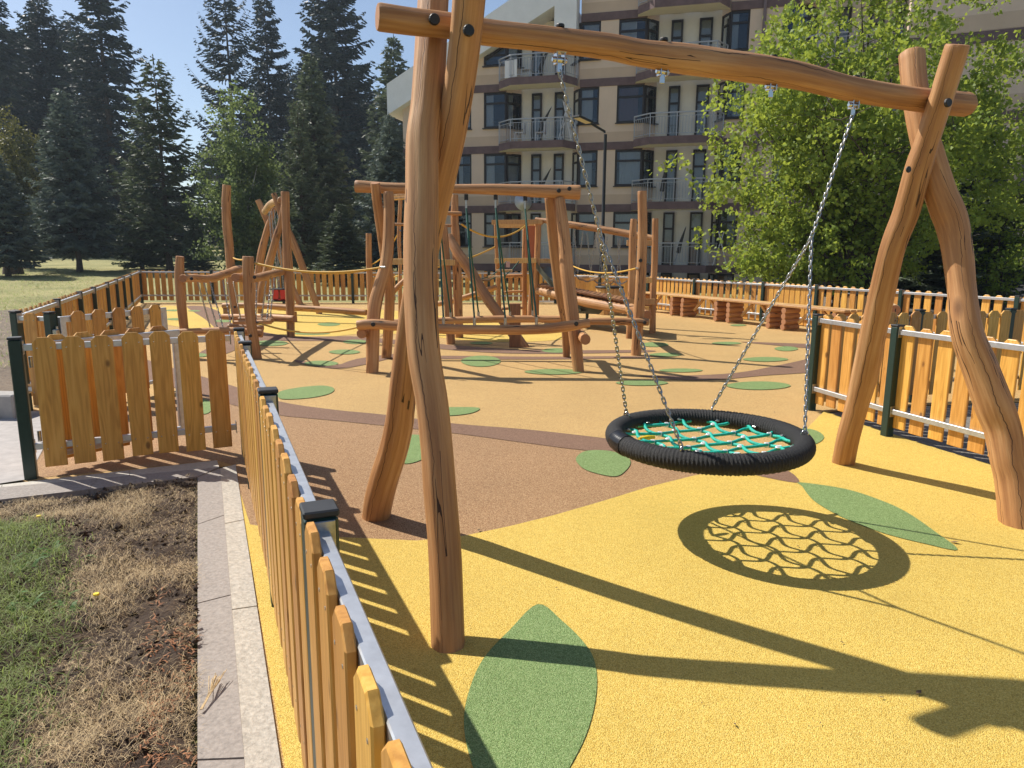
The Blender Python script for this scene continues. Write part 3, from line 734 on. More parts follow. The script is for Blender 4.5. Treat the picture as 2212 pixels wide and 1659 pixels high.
# open gate leaf folded back behind that fence
def gate(label, a, e, pside, n, ztop=1.07, zb=.14, pz0=.10, ph=.96):
    a, e = np.array([*a[:2], 0.]), np.array([*e[:2], 0.]); d = e - a; L = np.linalg.norm(d); d /= L; nn = np.array([-d[1], d[0], 0]); Zv = np.array([0, 0, 1.])
    t = thing('gate', label, 'gate', tuple(a)); b = MB()
    b.box((a + e) / 2 + Zv * (ztop - .03), (L, .04, .06), (d, nn, Zv), 0, .004); b.box((a + e) / 2 + Zv * (zb + .02), (L, .04, .04), (d, nn, Zv), 0, .004)
    for q in (a + d * .03, e - d * .03): b.box(q + Zv * (zb + ztop - .02) / 2, (.06, .039, ztop - zb - .08), (d, nn, Zv), 0, .004)
    fr_ = b.build('gate_frame', 'aluminium', t)
    for k in range(n):
        q = a + d * (.06 + (L - .12) * (k + .5) / n) + nn * pside * (.02 + PT / 2 + .001) + Zv * pz0
        picket(t, q, d * (-pside), ph, .15, R_.uniform(-.005, .005))
    for z in (.3, .85):
        b = MB(); b.tube([a - d * .03 + Zv * (z - .04), a - d * .03 + Zv * (z + .04)], .014, 8, 0, 0); b.build('hinge', 'galvanised', t)
    return t
gate('open aluminium framed picket gate folded back behind the seven picket fence', GPst + np.array([.06, .10, 0]), gp(386, 713, .985), 1, 5, .99, .12, .085, .945)
g1, g2_ = gp(33, 673, 1.03), gp(106, 675, 1.03)
fence('picket_fence', 'stub of fence with one picket between two green posts beside the open gate', [g1, g2_], -1, [1], pw=.15)
gate('further picket gate standing open with its grey frame before the chain bridge', g2_ + np.array([.07, .03, 0]), gp(357, 664, .985), -1, 5, .985, .12, .085, .945)
b = MB(); lp = g2_ + np.array([.06, -.02, 0]); b.box((lp[0], lp[1], .83), (.05, .05, .07), None, 0, .008); lk = b.build('latch', 'galvanised', bpy.data.objects['gate.001'])
F2 = [(33, 673), (128, 645), (168, 629), (200, 619), (227, 609), (249, 602), (267, 596.5), (283, 591), (297, 583.5)]
f2 = [gp(u, v, 1.03) for u, v in F2]
fit = np.polyfit([p[1] for p in f2], [p[0] for p in f2], 2)
f2 = [g1] + [np.array([np.polyval(fit, p[1]), p[1], 0]) for p in f2[1:-1]] + [np.array([-11.62, 22.45, 0])]
fence('picket_fence', 'long picket fence along the lawn with closely ranked green posts', f2, 1, [9, 8, 7, 9, 8, 8, 10, 16], first=False, last=False, hp=1.03)
f3 = [np.array([-11.62, 22.45, 0])]
for k in range(1, 7): f3.append(np.array([-11.62 + 2.17 * k, 22.45 + .17 * k, 0]))
fence('picket_fence', 'far picket fence below the spruces at the back of the playground', f3, 1, [11] * 6, hp=1.03)
f4 = [f3[-1]] + [gp(u, v, .965) for u, v in [(1400, 596), (1501, 602), (1650, 609), (1766, 615)]]
dv = f4[-1] - f4[-3]; dv /= np.linalg.norm(dv)
f4 = [f3[-1], f3[-1] * .5 + f4[1] * .5] + f4[1:] + [f4[-1] + (gp(2212, 640, .965) * np.array([1, 1, 0]) - f4[-1] * np.array([1, 1, 0])) * k for k in (.48, .98, 1.5)]
fence('picket_fence', 'sunlit picket fence behind the log benches below the apartment block', f4, 1, [13, 13, 12, 11, 10, 10, 10, 10], first=False, hp=.97, pz0=.02, rails=(.175, .90))
f5 = [gp(1768, 678, 1.03), gp(1940, 701, 1.03), np.array([3.98, 4.75, 0]), np.array([4.5, 3.1, 0])]
fence('picket_fence', 'sunlit picket fence with silver rails behind the right swing legs', f5, 1, [6, 9, 9], hp=1.03)
f6 = [gp(1768, 678, 1.03) + np.array([.03, .04, 0]), gp(1988, 672, 1.03), gp(2184, 669, 1.03), np.array([7.2, 8.55, 0])]
fence('picket_fence', 'shaded picket fence forming the entrance wedge beyond the sunlit one', f6, -1, [8, 7, 8], hp=1.05, first=False)

# ------------------------------------------------------------------ nest swing in the foreground
m1 = np.array([-.56, 3.53, 0]); m2 = np.array([2.895, 4.85, 0])
ex = (m2 - m1) / np.linalg.norm(m2 - m1); ny_ = np.array([-ex[1], ex[0], 0.])        # along the beam / away from the camera
def swing_plane(y0, k):            # plane of a leg: local depth y = y0 + k z
    n = ny_ - np.array([0, 0, k]); p0 = m1 + ny_ * y0
    return lambda u, v: hit(u, v, p0, n)
sw = thing('log_swing', 'big foreground swing frame of crossed honey coloured logs carrying a long top beam', 'swing frame', m1)
lA = [(969, 1392, 74), (961, 1200, 73), (950, 1060, 73), (944, 975, 71), (933, 870, 71), (916, 760, 71), (909, 620, 73), (909, 500, 74), (911, 400, 71), (912, 300, 70), (920, 235, 68), (927, 160, 69), (932, 80, 68), (936, 0, 66), (941, -80, 64)]
lB = [(812, 1118, 62), (818, 1080, 64), (832, 1027, 64), (849, 975, 63), (861, 923, 63), (868, 871, 60), (880, 766, 60), (895, 662, 62), (925, 500, 64), (953, 380, 66), (974, 290, 66), (990, 200, 66), (1003, 100, 68), (1009, 40, 70), (1014, -20, 72), (1018, -80, 70)]
lC = [(2200, 1130, 70), (2188, 1034, 70), (2178, 1000, 66), (2166, 930, 70), (2148, 880, 74), (2118, 797, 69), (2088, 714, 62), (2077, 625, 56), (2067, 541, 60), (2057, 487, 66), (2047, 458, 68), (2028, 408, 64), (2006, 330, 60), (1990, 270, 56), (1975, 183, 54), (1969, 116, 54)]
lD = [(1820, 1004, 46), (1832, 945, 46), (1850, 880, 46), (1871, 797, 53), (1893, 687, 53), (1927, 541, 52), (1958, 458, 55), (1983, 367, 55), (2007, 292, 50), (2030, 220, 50), (2052, 150, 51), (2069, 96, 51)]
pixlog(sw, lA, swing_plane(-.80, .353), 'leg_log', True, seg=40, step=.045)
pixlog(sw, lB, swing_plane(.80, -.353), 'leg_log', True, seg=40, step=.045)
pixlog(sw, lC, swing_plane(-.70, .325), 'leg_log', True, seg=40, step=.045)
pixlog(sw, lD, swing_plane(.70, -.325), 'leg_log', True, seg=40, step=.045)
bm_px = [(815, 36, 57), (890, 47, 55), (966, 55, 53), (1045, 69, 54), (1191, 86, 52), (1316, 101, 54), (1382, 114, 55), (1487, 128, 62), (1591, 142, 61), (1716, 162, 58), (1841, 192, 52), (1949, 210, 50), (2066, 224, 51), (2090, 226, 51)]
bp = swing_plane(0, 0)
pixlog(sw, bm_px, bp, 'beam', seg=40, step=.045, mat='log_wood')
for (u, v, off) in [(938, 42, -.075), (1012, 66, -.235), (2047, 222, -.235)]:
    p = hit(u, v, m1 + ny_ * off, ny_); bolt(sw, p, -ny_, .026, .016)
p = hit(1963, 366, m1 + ny_ * (.70 - .325 * 2.15 - .085), ny_); bolt(sw, p, -ny_, .020, .008)
hang = []
for (u, v) in [(1209, 116), (1432, 142), (1667, 175), (1845, 216)]:
    c = bp(u, v); hang.append(c); b = MB(); Zv = np.array([0, 0, 1.])
    for s_ in (-1, 1): b.box(c + ex * .021 * s_ - Zv * .022, (.006, .046, .062), (ex, ny_, Zv), 0, .003)
    b.box(c + Zv * .006, (.062, .05, .008), (ex, ny_, Zv), 0, .003)
    b.tube([c - ex * .040 - Zv * .030, c - ex * .034 - Zv * .030, c + ex * .034 - Zv * .030, c + ex * .040 - Zv * .030], [.010, .015, .015, .010], 10, 0, 0)
    b.box(c - Zv * .062, (.008, .030, .056), (ny_, ex, Zv), 0, .003)
    b.build('hanger', 'steel_shine', sw)
    b = MB(); tp = c + Zv * (.128); b.disc(tp - Zv * .004, Zv, .022, .014, 0, 14); b.build('bolt_cap', 'black_plastic', sw)
# the nest seat
SC = gp(1527, 946, .555); SC[2] = .555
seat = thing('nest_swing', 'round black rope ringed nest seat with turquoise net hanging on four chains', 'swing seat', SC)
Rm, rm = .548, .058; b = MB(); NU, NV = 1020, 24; V = []; C = []
for i in range(NU):
    a = 2 * math.pi * i / NU
    for k in range(NV):
        t = 2 * math.pi * k / NV; r = rm * (1 + .034 * math.sin(a * 170 + t * 1.0) + .026 * math.sin(a * 85 + 9 * t) + .02 * math.sin(a * 3 + 1))
        V.append(SC + np.array([math.cos(a) * (Rm + r * math.cos(t)), math.sin(a) * (Rm + r * math.cos(t)), r * math.sin(t)]))
b.add(V, [(i * NV + k, ((i + 1) % NU) * NV + k, ((i + 1) % NU) * NV + (k + 1) % NV, i * NV + (k + 1) % NV) for i in range(NU) for k in range(NV)], 0, True)
b.build('ring', 'black_rope', seat)
a0 = math.atan2((gp(1350, 955, .56) - SC)[1], (gp(1350, 955, .56) - SC)[0])
b = MB(); P = [SC + np.array([math.cos(a0 + t) * Rm, math.sin(a0 + t) * Rm, 0]) for t in np.linspace(-.13, .13, 22)]
b.tube(P, [rm * 1.05 + .0025 * math.sin(k * 2.2) for k in range(22)], 18, 0, 0); b.build('sleeve', 'black_sleeve', seat)
th = math.radians(22); ea, eb = np.array([math.cos(th), math.sin(th), 0]), np.array([-math.sin(th), math.cos(th), 0]); sp = .150; Ri = Rm - rm + .01
def wave(line, axis_s, ph): return .028 * math.sin(math.pi * axis_s / sp + ph)
netw = MB(); nodes = []
for fam in (0, 1):
    A, B_ = (ea, eb) if fam == 0 else (eb, ea)
    for k in range(-3, 4):
        o_ = k * sp
        if abs(o_) > Ri - .03: continue
        hl = math.sqrt(Ri ** 2 - o_ ** 2); P = []
        for s_ in np.linspace(-hl, hl, max(8, int(hl * 70))):
            P.append(SC + A * s_ + B_ * (o_ + wave(k, s_, math.pi * (k % 2) + (0 if fam else math.pi / 2)) * min(1, (hl - abs(s_)) / .06 + .2)) + np.array([0, 0, -.012 - .035 * (1 - (s_ * s_ + o_ * o_) / Ri ** 2) + (.006 if fam else -.006) * math.cos(math.pi * s_ / sp + k * math.pi)]))
        netw.tube(P, .0105, 8, 0, 0)
net = netw.build('net', 'turquoise_rope', seat)
clip0 = None; n_ = 0
for i in range(-3, 4):
    for j in range(-3, 4):
        p2 = ea * (j * sp) + eb * (i * sp)
        if np.linalg.norm(p2) > Ri - .035: continue
        w1 = wave(i, j * sp, math.pi * (i % 2) + math.pi / 2); w2 = wave(j, i * sp, math.pi * (j % 2))
        c = SC + p2 + eb * w1 * .9 + ea * w2 * .9 + np.array([0, 0, -.010 - .035 * (1 - p2 @ p2 / Ri ** 2)])
        b = MB(); hl = (i + j) % 2 == 0
        ang = th + (.6 if hl else 1.3) ; X = np.array([math.cos(ang), math.sin(ang), 0]); Y = np.array([-X[1], X[0], 0])
        if hl: b.tube([c + X * x + Y * y + np.array([0, 0, .006]) for x, y in [(.026, 0), (.022, .010), (0, .013), (-.022, .010), (-.026, 0), (-.022, -.010), (0, -.013), (.022, -.010)]], .0055, 7, 0, None, True, None, True); b.tube([c, c + np.array([0, 0, .012])], .007, 8, 0, 0)
        else: b.box(c, (.018, .030, .034), (X, Y, np.array([0, 0, 1.])), 0, .005)
        b.build('rope_clip', 'clip_white', seat)
for (u, v) in [(1397, 946), (1640, 920)]:
    c = gp(u, v, .53); b = MB(); b.tube([c - ea * .055, c + ea * .005, c + ea * .055], [.010, .017, .011], 9, 0, 0); o = b.build('rope_clip', 'clip_yellow', seat); o['label'] = 'yellow plastic rope joint'
for k in range(0, 12):
    a = th + .26 + k * math.pi / 6; c = SC + np.array([math.cos(a), math.sin(a), 0]) * (Ri - .006) + np.array([0, 0, .002])
    b = MB(); d_ = np.array([math.cos(a), math.sin(a), 0]); b.box(c, (.05, .026, .007), (d_, np.array([-d_[1], d_[0], 0]), np.array([0, 0, 1.])), 0, .002); b.disc(c - d_ * .012 + np.array([0, 0, .003]), (0, 0, 1), .007, .005, 0, 8); b.build('net_lug', 'galvanised', seat)
att = []
for (u, v) in [(1319, 890), (1484, 960), (1541, 872), (1740, 936)]:
    p = gp(u, v, .62) - SC; a = math.atan2(p[1], p[0]); att.append(SC + np.array([math.cos(a) * Rm, math.sin(a) * Rm, rm + .015]))
sp1, sp2 = bp(1297, 508), bp(1753, 512)
for top, spl, a1, a2 in ((hang[0], sp1, att[0], att[1]), (hang[3], sp2, att[2], att[3])):
    for p0, p1 in ((top - np.array([0, 0, .082]), spl), (spl, a1), (spl, a2)):
        b = MB(); chain_mb(b, p0, p1, .031, .0043, .0125); b.build('chain', 'galvanised', seat)
for a_ in att:
    b = MB(); d_ = a_ - SC; d_[2] = 0; d_ /= np.linalg.norm(d_)
    b.tube([a_ + d_ * .018 * math.cos(t) + np.array([0, 0, -.012 + .020 * math.sin(t)]) for t in np.linspace(0, 2 * math.pi, 13)[:-1]], .005, 7, 0, None, True, None, True); b.build('shackle', 'steel_shine', seat)

# ------------------------------------------------------------------ rope traverse in the middle
Yb, Ya, Yd, Yc = gp(*Z1300(168, 1312))[1], gp(*Z1300(262, 1216))[1], gp(*Z1300(1530, 1306))[1], gp(*Z1300(1447, 1211))[1]
Ym = (Yb + Ya) / 2
k_ = .3281
tv = thing('rope_traverse', 'log frame with four green rope loops hanging from its beam over two low logs', 'climbing frame', (-.5, Ym, 0))
pixlog(tv, pz(Z1300, k_, (168, 1312, 80), (175, 1000, 88), (190, 850, 90), (225, 720, 86), (265, 560, 80), (281, 300, 74), (275, 125, 70)), Yp(Yb, .17), 'leg_log', True)
pixlog(tv, pz(Z1300, k_, (262, 1216, 68), (275, 1000, 68), (282, 750, 66), (245, 480, 68), (207, 230, 66), (188, 62, 62)), Yp(Ya, -.36), 'leg_log', True)
pixlog(tv, pz(Z1300, k_, (1528, 1306, 76), (1500, 1050, 88), (1475, 850, 95), (1452, 650, 94), (1430, 400, 80), (1404, 165, 66)), Yp(Yd, .20), 'leg_log', True)
pixlog(tv, pz(Z1300, k_, (1447, 1211, 48), (1442, 1000, 62), (1402, 750, 74), (1370, 500, 78), (1338, 155, 74)), Yp(Yc, -.30), 'leg_log', True)
TB = Yp(Ym)
pixlog(tv, pz(Z1300, k_, (58, 85, 80), (300, 98, 74), (700, 102, 62), (1000, 107, 74), (1300, 118, 88), (1537, 126, 98)), TB, 'beam')
lb = Yp(Yb - .12); fb = Yp(Ya + .02)
pixlog(tv, pz(Z1300, k_, (70, 1000, 66), (170, 993, 68), (330, 1005, 64), (620, 1024, 68), (900, 1030, 64), (1250, 1028, 66), (1450, 1008, 74), (1600, 985, 58)), lb, 'low_log')
pixlog(tv, pz(Z1300, k_, (150, 990, 46), (620, 970, 46), (1000, 960, 50), (1425, 960, 46)), fb, 'low_log')
for (x, y, w_, x2, y2) in [(96, 1056, 66, 235, 1046), (1572, 1095, 72, 1500, 1030)]:
    p = lb(*Z1300(x, y)); q_ = Yp(Ya + .1)(*Z1300(x2, y2)); q_[2] = p[2]
    log(tv, [p, q_], [w_ * k_ / 2 * dep(p) / F] * 2, 'cross_log')
for (x, y) in [(186, 131)]: bolt(tv, Yp(Ym - .16)(*Z1300(x, y)), (0, -1, 0), .03)
for (x, y) in [(1397, 114), (1467, 101)]: bolt(tv, Yp(Ym - .11)(*Z1300(x, y)), (0, -1, 0), .03)
for (x, y) in [(174, 995), (1512, 991)]: bolt(tv, Yp(Yb - .21)(*Z1300(x, y)), (0, -1, 0), .03)
for (xt, yt, xn, yn, xf, yf) in [(600, 148, 638, 985, 685, 948), (787, 148, 842, 990, 868, 945), (981, 146, 1045, 990, 1075, 945), (1176, 152, 1250, 985, 1225, 935)]:
    top = TB(*Z1300(xt, yt)); n0 = lb(*Z1300(xn, yn)); n1 = fb(*Z1300(xf, yf))
    b = MB(); b.tube([top + np.array([0, 0, .02]), top - np.array([0, 0, .06])], .03, 10, 0, 0); b.build('swivel', 'black_plastic', tv)
    mid = top - np.array([0, 0, .17])
    b = MB(); b.tube([top - np.array([0, 0, .05]), mid], .016, 8, 0, 0); b.build('ferrule', 'galvanised', tv)
    for e in (n0, n1):
        rope(tv, mid, e + np.array([0, 0, .06]), .03, .0125, 'green_rope')
        b = MB(); b.tube([e + np.array([0, 0, .08]), e - np.array([0, 0, .02])], .021, 8, 0, 0); b.build('ferrule', 'galvanised', tv)

# ------------------------------------------------------------------ left climbing tower with leaning log
tw = thing('climbing_tower', 'left climbing tower of upright logs with a platform and long leaning log', 'climbing tower', gp(*Z1300(688, 1122)))
Y1, Y2, Y3 = gp(*Z1300(688, 1124))[1], gp(*Z1300(740, 1082))[1], gp(*Z1300(1150, 1142))[1]
pixlog(tw, pz(Z1300, k_, (688, 1124, 56), (672, 900, 56), (660, 700, 58), (648, 480, 54), (640, 340, 46)), Yp(Y1), 'post_log', True)
pixlog(tw, pz(Z1300, k_, (740, 1082, 58), (730, 750, 60), (720, 450, 56), (712, 300, 52), (713, 140, 44)), Yp(Y2), 'post_log', True)
pixlog(tw, pz(Z1300, k_, (1160, 1142, 78), (1080, 1030, 76), (1000, 925, 72), (900, 785, 74), (800, 620, 76), (730, 520, 70), (672, 410, 50)), Yp(Y3, .5), 'leaning_log', True)
pixlog(tw, pz(Z1300, k_, (352, 1000, 26), (352, 600, 24), (345, 400, 26), (355, 160, 26)), Yp(Y2 + 1.4), 'post_log')
P = Yp(Y2 + .1)
def plank(parent, p, q_, w, h, mat='plank_wood', name='plank'):
    b = MB(); b.bar(p, q_, w, h, 0, .004); return b.build(name, mat, parent)
for (xa, ya, xb, yb) in [(300, 582, 715, 588)]:
    plank(tw, Yp(Y1 - .12)(*Z1300(xa, ya)), Yp(Y1 - .12)(*Z1300(xb, yb)), .05, .10)
    plank(tw, Yp(Y1 + 1.2)(*Z1300(xa + 10, ya - 4)), Yp(Y1 + 1.2)(*Z1300(xb, yb - 4)), .05, .10)
    for j in range(6): plank(tw, Yp(Y1 + .05 + .2 * j)(*Z1300(310, 571)), Yp(Y1 + .05 + .2 * j)(*Z1300(700, 574)), .18, .03, name='deck_board')
pixlog(tw, pz(Z1300, k_, (560, 262, 24), (660, 263, 26), (758, 266, 30)), Yp(Y2 - .12), 'rung')
pixlog(tw, pz(Z1300, k_, (318, 336, 20), (420, 338, 20), (690, 345, 20)), Yp(Y2 - .12), 'rung')
for (xa, ya, xb, yb, z) in [(300, 150, 420, 143, .9), (305, 168, 420, 160, .6)]:
    plank(tw, Yp(Y2 + z)(*Z1300(xa, ya)), Yp(Y2 + z)(*Z1300(xb, yb)), .3, .04, 'log_wood_pale', 'roof_board')
pixlog(tw, pz(Z1300, k_, (600, 862, 34), (760, 822, 36), (990, 748, 36)), Yp(Y2 + 2.2, -.2), 'balance_log')
pixlog(tw, pz(Z1300, k_, (300, 790, 34), (340, 745, 36), (400, 690, 36)), Yp(Y2 + .8), 'brace_log')
b = MB(); pst = gp(*Z1300(1108, 1147)); pt_ = Yp(pst[1])(*Z1300(1108, 858))
b.bar(np.array([pst[0], pst[1], -.1]), pt_, .045, .20, 0, .006, (1, 0, 0)); o = b.build('trail_marker', 'dark_plank', loc=tuple(pst))
tag(o, 'short upright wooden plank standing at the foot of the leaning log', 'marker post')
for (x0, y0, x1, y1, Y_a, Y_b, s_) in [(170, 600, 345, 385, 16.4, Y2 + 1.4, .25), (0, 636, 350, 612, 13.6, Y2 + 1.4, .08), (185, 682, 350, 668, 16.3, Y2 + 1.4, .05)]:
    pass

# isolated post, right tower, ramp and chain bridge
iso = gp(800, 699); Yi = iso[1]
ti = thing('rope_post', 'single slim upright log where the yellow ropes and balance log end', 'post', iso)
pixlog(ti, [(800, 700, 13), (800, 640, 13.5), (797, 560, 13), (796.5, 504, 12.5)], Yp(Yi), 'post_log', True)
rt = thing('play_tower', 'right play tower with square top rail and orange panel before the building', 'climbing tower', gp(1133, 681))
Q1, Q2, Q3 = 18.3, gp(*Z1300(1172, 936))[1], 17.2
def foot(fn, x, y, w_, Y, k): p = at(*fn(x, y), Y); return p
for (pts, Y_) in [(((1003, 905, 34), (998, 700, 32), (990, 500, 31), (984, 335, 30)), Q1), (((1172, 936, 36), (1170, 650, 36), (1175, 360, 34)), Q2), (((1245, 960, 42), (1250, 700, 40), (1256, 500, 40), (1262, 322, 40)), Q3)]:
    u, v = Z1300(*pts[0][:2]); X0 = at(u, v, Y_); P = [np.array([X0[0], Y_, 0.])] + [at(*Z1300(x, y), Y_) for x, y, w_ in pts[1:]]
    if X0[2] > 0.02: pass
    log(rt, P, [w_ * k_ / 2 * dep(p) / F for p, (x, y, w_) in zip(P, pts)], 'post_log', ground=True)
X4 = at(*Z1300(1210, 900), 18.6); log(rt, [np.array([X4[0], 18.6, 0]), at(*Z1300(1325, 330), 18.9) * np.array([0, 1, 1]) + np.array([X4[0] + .15, 0, 0])], [.09, .085], 'post_log', ground=True)
plank(rt, at(*Z1300(955, 322), Q3 - .05), at(*Z1300(1290, 320), Q3 - .05), .09, .105, name='top_rail')
plank(rt, at(*Z1300(990, 346), Q1 + .1), at(*Z1300(1250, 348), Q2 - .2), .09, .09, name='top_rail')
plank(rt, at(*Z1300(1285, 318), Q3 - .02), at(*Z1300(1240, 346), Q2), .09, .10, name='top_rail')
plank(rt, at(*Z1300(973, 576), Q3 - .1), at(*Z1300(1250, 574), Q3 - .1), .06, .12, name='deck_beam')
plank(rt, at(*Z1300(1240, 576), Q3 - .05), at(*Z1300(1355, 578), Q3 + .1), .06, .11, name='deck_beam')
for j in range(5): plank(rt, at(*Z1300(985, 566), Q3 + .1 + .24 * j), at(*Z1300(1330, 566), Q3 + .1 + .24 * j), .22, .035, name='deck_board')
b = MB(); b.bar(at(*Z1300(1225, 560), Q3 + .35), at(*Z1300(1225, 345), Q3 + .35), .03, .34, 0, .004, (1, 0, 0)); b.build('wall_panel', 'panel_orange', rt)
for (x0, y0, x1, y1, w_) in [(985, 682, 1158, 674, 24), (1040, 784, 1160, 778, 18), (1020, 893, 1160, 886, 20)]:
    pixlog(rt, pz(Z1300, k_, (x0, y0, w_), ((x0 + x1) / 2, (y0 + y1) / 2 - 2, w_), (x1, y1, w_)), Yp(Q1 + .2), 'rung')
# swinging steps between the towers
for n_, (xa, xb, y, Y_, lab) in enumerate([(985, 1092, 641, 16.7, 'upper'), (932, 1040, 682, 16.2, 'middle'), (862, 948, 703, 15.8, 'lower'), (758, 830, 682, 15.2, 'far')]):
    t = thing('swing_step', {0: 'highest pale rope step hanging under the tower deck', 1: 'second rope step below the highest step', 2: 'lowest rope step beside the leaning log', 3: 'rope step half hidden behind the leaning log'}[n_], 'rope step', at(*Z1300(xa, y), Y_), 'rope steps between the towers')
    b = MB(); b.bar(at(*Z1300(xa, y), Y_), at(*Z1300(xb, y), Y_), .20, .05, 0, .006); b.build('tread', 'log_wood_pale', t)
    if n_ < 3:
        for xx, xt in ((xa + 12, xa + 68), (xb - 6, xb + 42)):
            tgt = (at(*Z1300(xt, 580), 16.95) if n_ == 0 else at(*Z1300(xt, 640 if n_ == 1 else 682), 16.7 - .5 * (n_ - 1)))
            rope(t, at(*Z1300(xx, y - 2), Y_), tgt, 0, .012, 'green_rope', 'rope', 3)
tb = at(*Z1300(1062, 600), 16.9); b = MB(); b.box(tb, (.09, .008, .13), None, 0, .002)
tag(b.build('tag', 'tag_pink', loc=tuple(tb)), 'small pinkish tag hanging on the step rope of the tower', 'tag')

rm_ = thing('ramp', 'sloping slatted plank ramp rising to the play tower', 'ramp', gp(1400, 720))
r1p, r2p, r3p = gp(*Z1300(1905, 1197)), gp(*Z1300(1858, 1087)), gp(*Z1300(2014, 1052))
pixlog(rm_, pz(Z1300, k_, (1905, 1197, 68), (1925, 900, 74), (1938, 700, 70), (1948, 400, 64), (1946, 116, 62)), Yp(r1p[1]), 'post_log', True)
pixlog(rm_, pz(Z1300, k_, (1858, 1087, 42), (1870, 900, 48), (1880, 600, 52), (1884, 430, 52), (1890, 300, 44)), Yp(r2p[1]), 'post_log', True)
pixlog(rm_, pz(Z1300, k_, (2014, 1052, 44), (2018, 800, 42), (2028, 550, 44), (2033, 297, 40)), Yp(r3p[1]), 'post_log', True)
nearA, nearB = at(*Z1300(1262, 735), 16.9), at(*Z1300(1985, 872), r2p[1] + .1)
farA, farB = nearA + np.array([.18, 1.0, .0]), nearB + np.array([.22, 1.0, .0])
nd = 26
for k in range(nd):
    t = (k + .5) / nd; p, q_ = nearA + (nearB - nearA) * t, farA + (farB - farA) * t
    b = MB(); b.bar(p - (q_ - p) * .05, q_ + (q_ - p) * .03, np.linalg.norm(nearB - nearA) / nd - .012, .035, 0, .003); b.build('deck_board', 'dark_plank', rm_)
for p, q_ in ((nearA, nearB), (farA, farB)): log(rm_, [p - np.array([0, 0, .13]), (p + q_) / 2 - np.array([0, 0, .17]), q_ - np.array([0, 0, .13])], [.10, .11, .10], 'side_log')
pixlog(rm_, pz(Z1300, k_, (1590, 975, 48), (1800, 975, 52), (1988, 980, 50)), Yp(r1p[1] - .10), 'low_log')
p = Yp(r1p[1] + .3)(*Z1300(1977, 935)); log(rm_, [p, p + np.array([.0, 1.6, 0])], [.085, .085], 'cross_log')
pixlog(rm_, pz(Z1300, k_, (1245, 302, 26), (1380, 324, 40), (1500, 342, 46), (1700, 372, 46), (1860, 400, 48), (2034, 431, 38)), lambda u, v: hit(u, v, (at(*Z1300(1245, 302), Q3 + .1)), np.array([.62, 1., 0])), 'top_log')
for (xa, xb, y, Y_) in [(1845, 2010, 458, r3p[1] - .1), (1955, 2010, 704, r3p[1] - .1), (1840, 2030, 845, r2p[1] - .05), (1840, 1990, 893, r2p[1] + .1)]:
    plank(rm_, at(*Z1300(xa, y), Y_), at(*Z1300(xb, y), Y_), .06, .11, name='tie_plank')
bolt(rm_, Yp(r1p[1] - .1)(*Z1300(1935, 574)), (0, -1, 0), .03); bolt(rm_, Yp(r1p[1] - .19)(*Z1300(1963, 984)), (0, -1, 0), .03)
cb = thing('chain_net', 'hanging chain strands and loose treads below the top log of the ramp', 'chain bridge', at(1300, 600, 16.2))
topn = lambda u, v: hit(u, v, at(*Z1300(1245, 302), Q3 + .1), np.array([.62, 1., 0]))
for (xt, yt, xb, yb) in [(1500, 375, 1518, 655), (1556, 388, 1522, 655), (1585, 390, 1605, 655), (1640, 405, 1606, 655), (1715, 420, 1690, 660), (1785, 430, 1803, 660), (1802, 430, 1780, 670), (1690, 560, 1702, 700), (1650, 430, 1690, 690)]:
    b = MB(); chain_mb(b, topn(*Z1300(xt, yt)), topn(*Z1300(xb, yb)), .06, .0075, .020, 4, 8); b.build('chain', 'galvanised', cb)
pp = [(1500, 655), (1560, 700), (1620, 690), (1690, 720), (1760, 712), (1845, 708)]
for a_, b_ in zip(pp[:-1], pp[1:]):
    b = MB(); chain_mb(b, topn(*Z1300(*a_)), topn(*Z1300(*b_)), .06, .0075, .020, 4, 8, .06); b.build('chain', 'galvanised', cb)
for (xa, ya, xb, yb) in [(1530, 690, 1590, 682), (1610, 702, 1660, 690), (1700, 715, 1760, 703)]:
    plank(cb, topn(*Z1300(xa, ya)), topn(*Z1300(xb, yb)), .12, .05, 'log_wood_pale', 'tread')

sl = thing('slide', 'grey green slide with curved lip beside the tower ramp', 'slide', at(1262, 690, 16.0))
b = MB(); Sx = lambda x, y, Y_: at(*Z1300(x, y), Y_)
path = [(1300, 615, 17.3), (1360, 690, 16.9), (1430, 770, 16.5), (1500, 845, 16.1), (1545, 880, 15.9), (1600, 895, 15.7)]
prev = None; W_ = np.array([.42, .30, 0])
for (x, y, Y_) in path:
    c = Sx(x, y, Y_); cur = [c - W_ * .5 + np.array([0, 0, .14]), c - W_ * .5, c + W_ * .5, c + W_ * .5 + np.array([0, 0, .14])]
    if prev is not None:
        vs = prev + cur; vs2 = [p - np.array([0, 0, .03]) for p in vs]
        b.add(vs + vs2, [(0, 1, 5, 4), (1, 2, 6, 5), (2, 3, 7, 6), (8, 12, 13, 9), (9, 13, 14, 10), (10, 14, 15, 11), (0, 4, 12, 8), (3, 11, 15, 7)], 0)
    prev = cur
b.build('chute', 'slide_grey', sl)
b = MB(); c = Sx(1585, 885, 15.7); b.prism([(-.30, -.12), (.26, -.14), (.34, -.05), (.34, .10), (.2, .12), (.02, .10), (-.10, .0), (-.3, .30), (-.42, .26)], c, (1, 0, 0), (0, 0, 1), (0, 1, 0), .05); b.build('side_plate', 'slide_grey', sl)
b = MB(); b.tube([c + np.array([.02, .2, -.1]), np.array([c[0] + .02, c[1] + .2, -.05])], .035, 8, 0, 0); b.build('leg', 'post_green', sl)

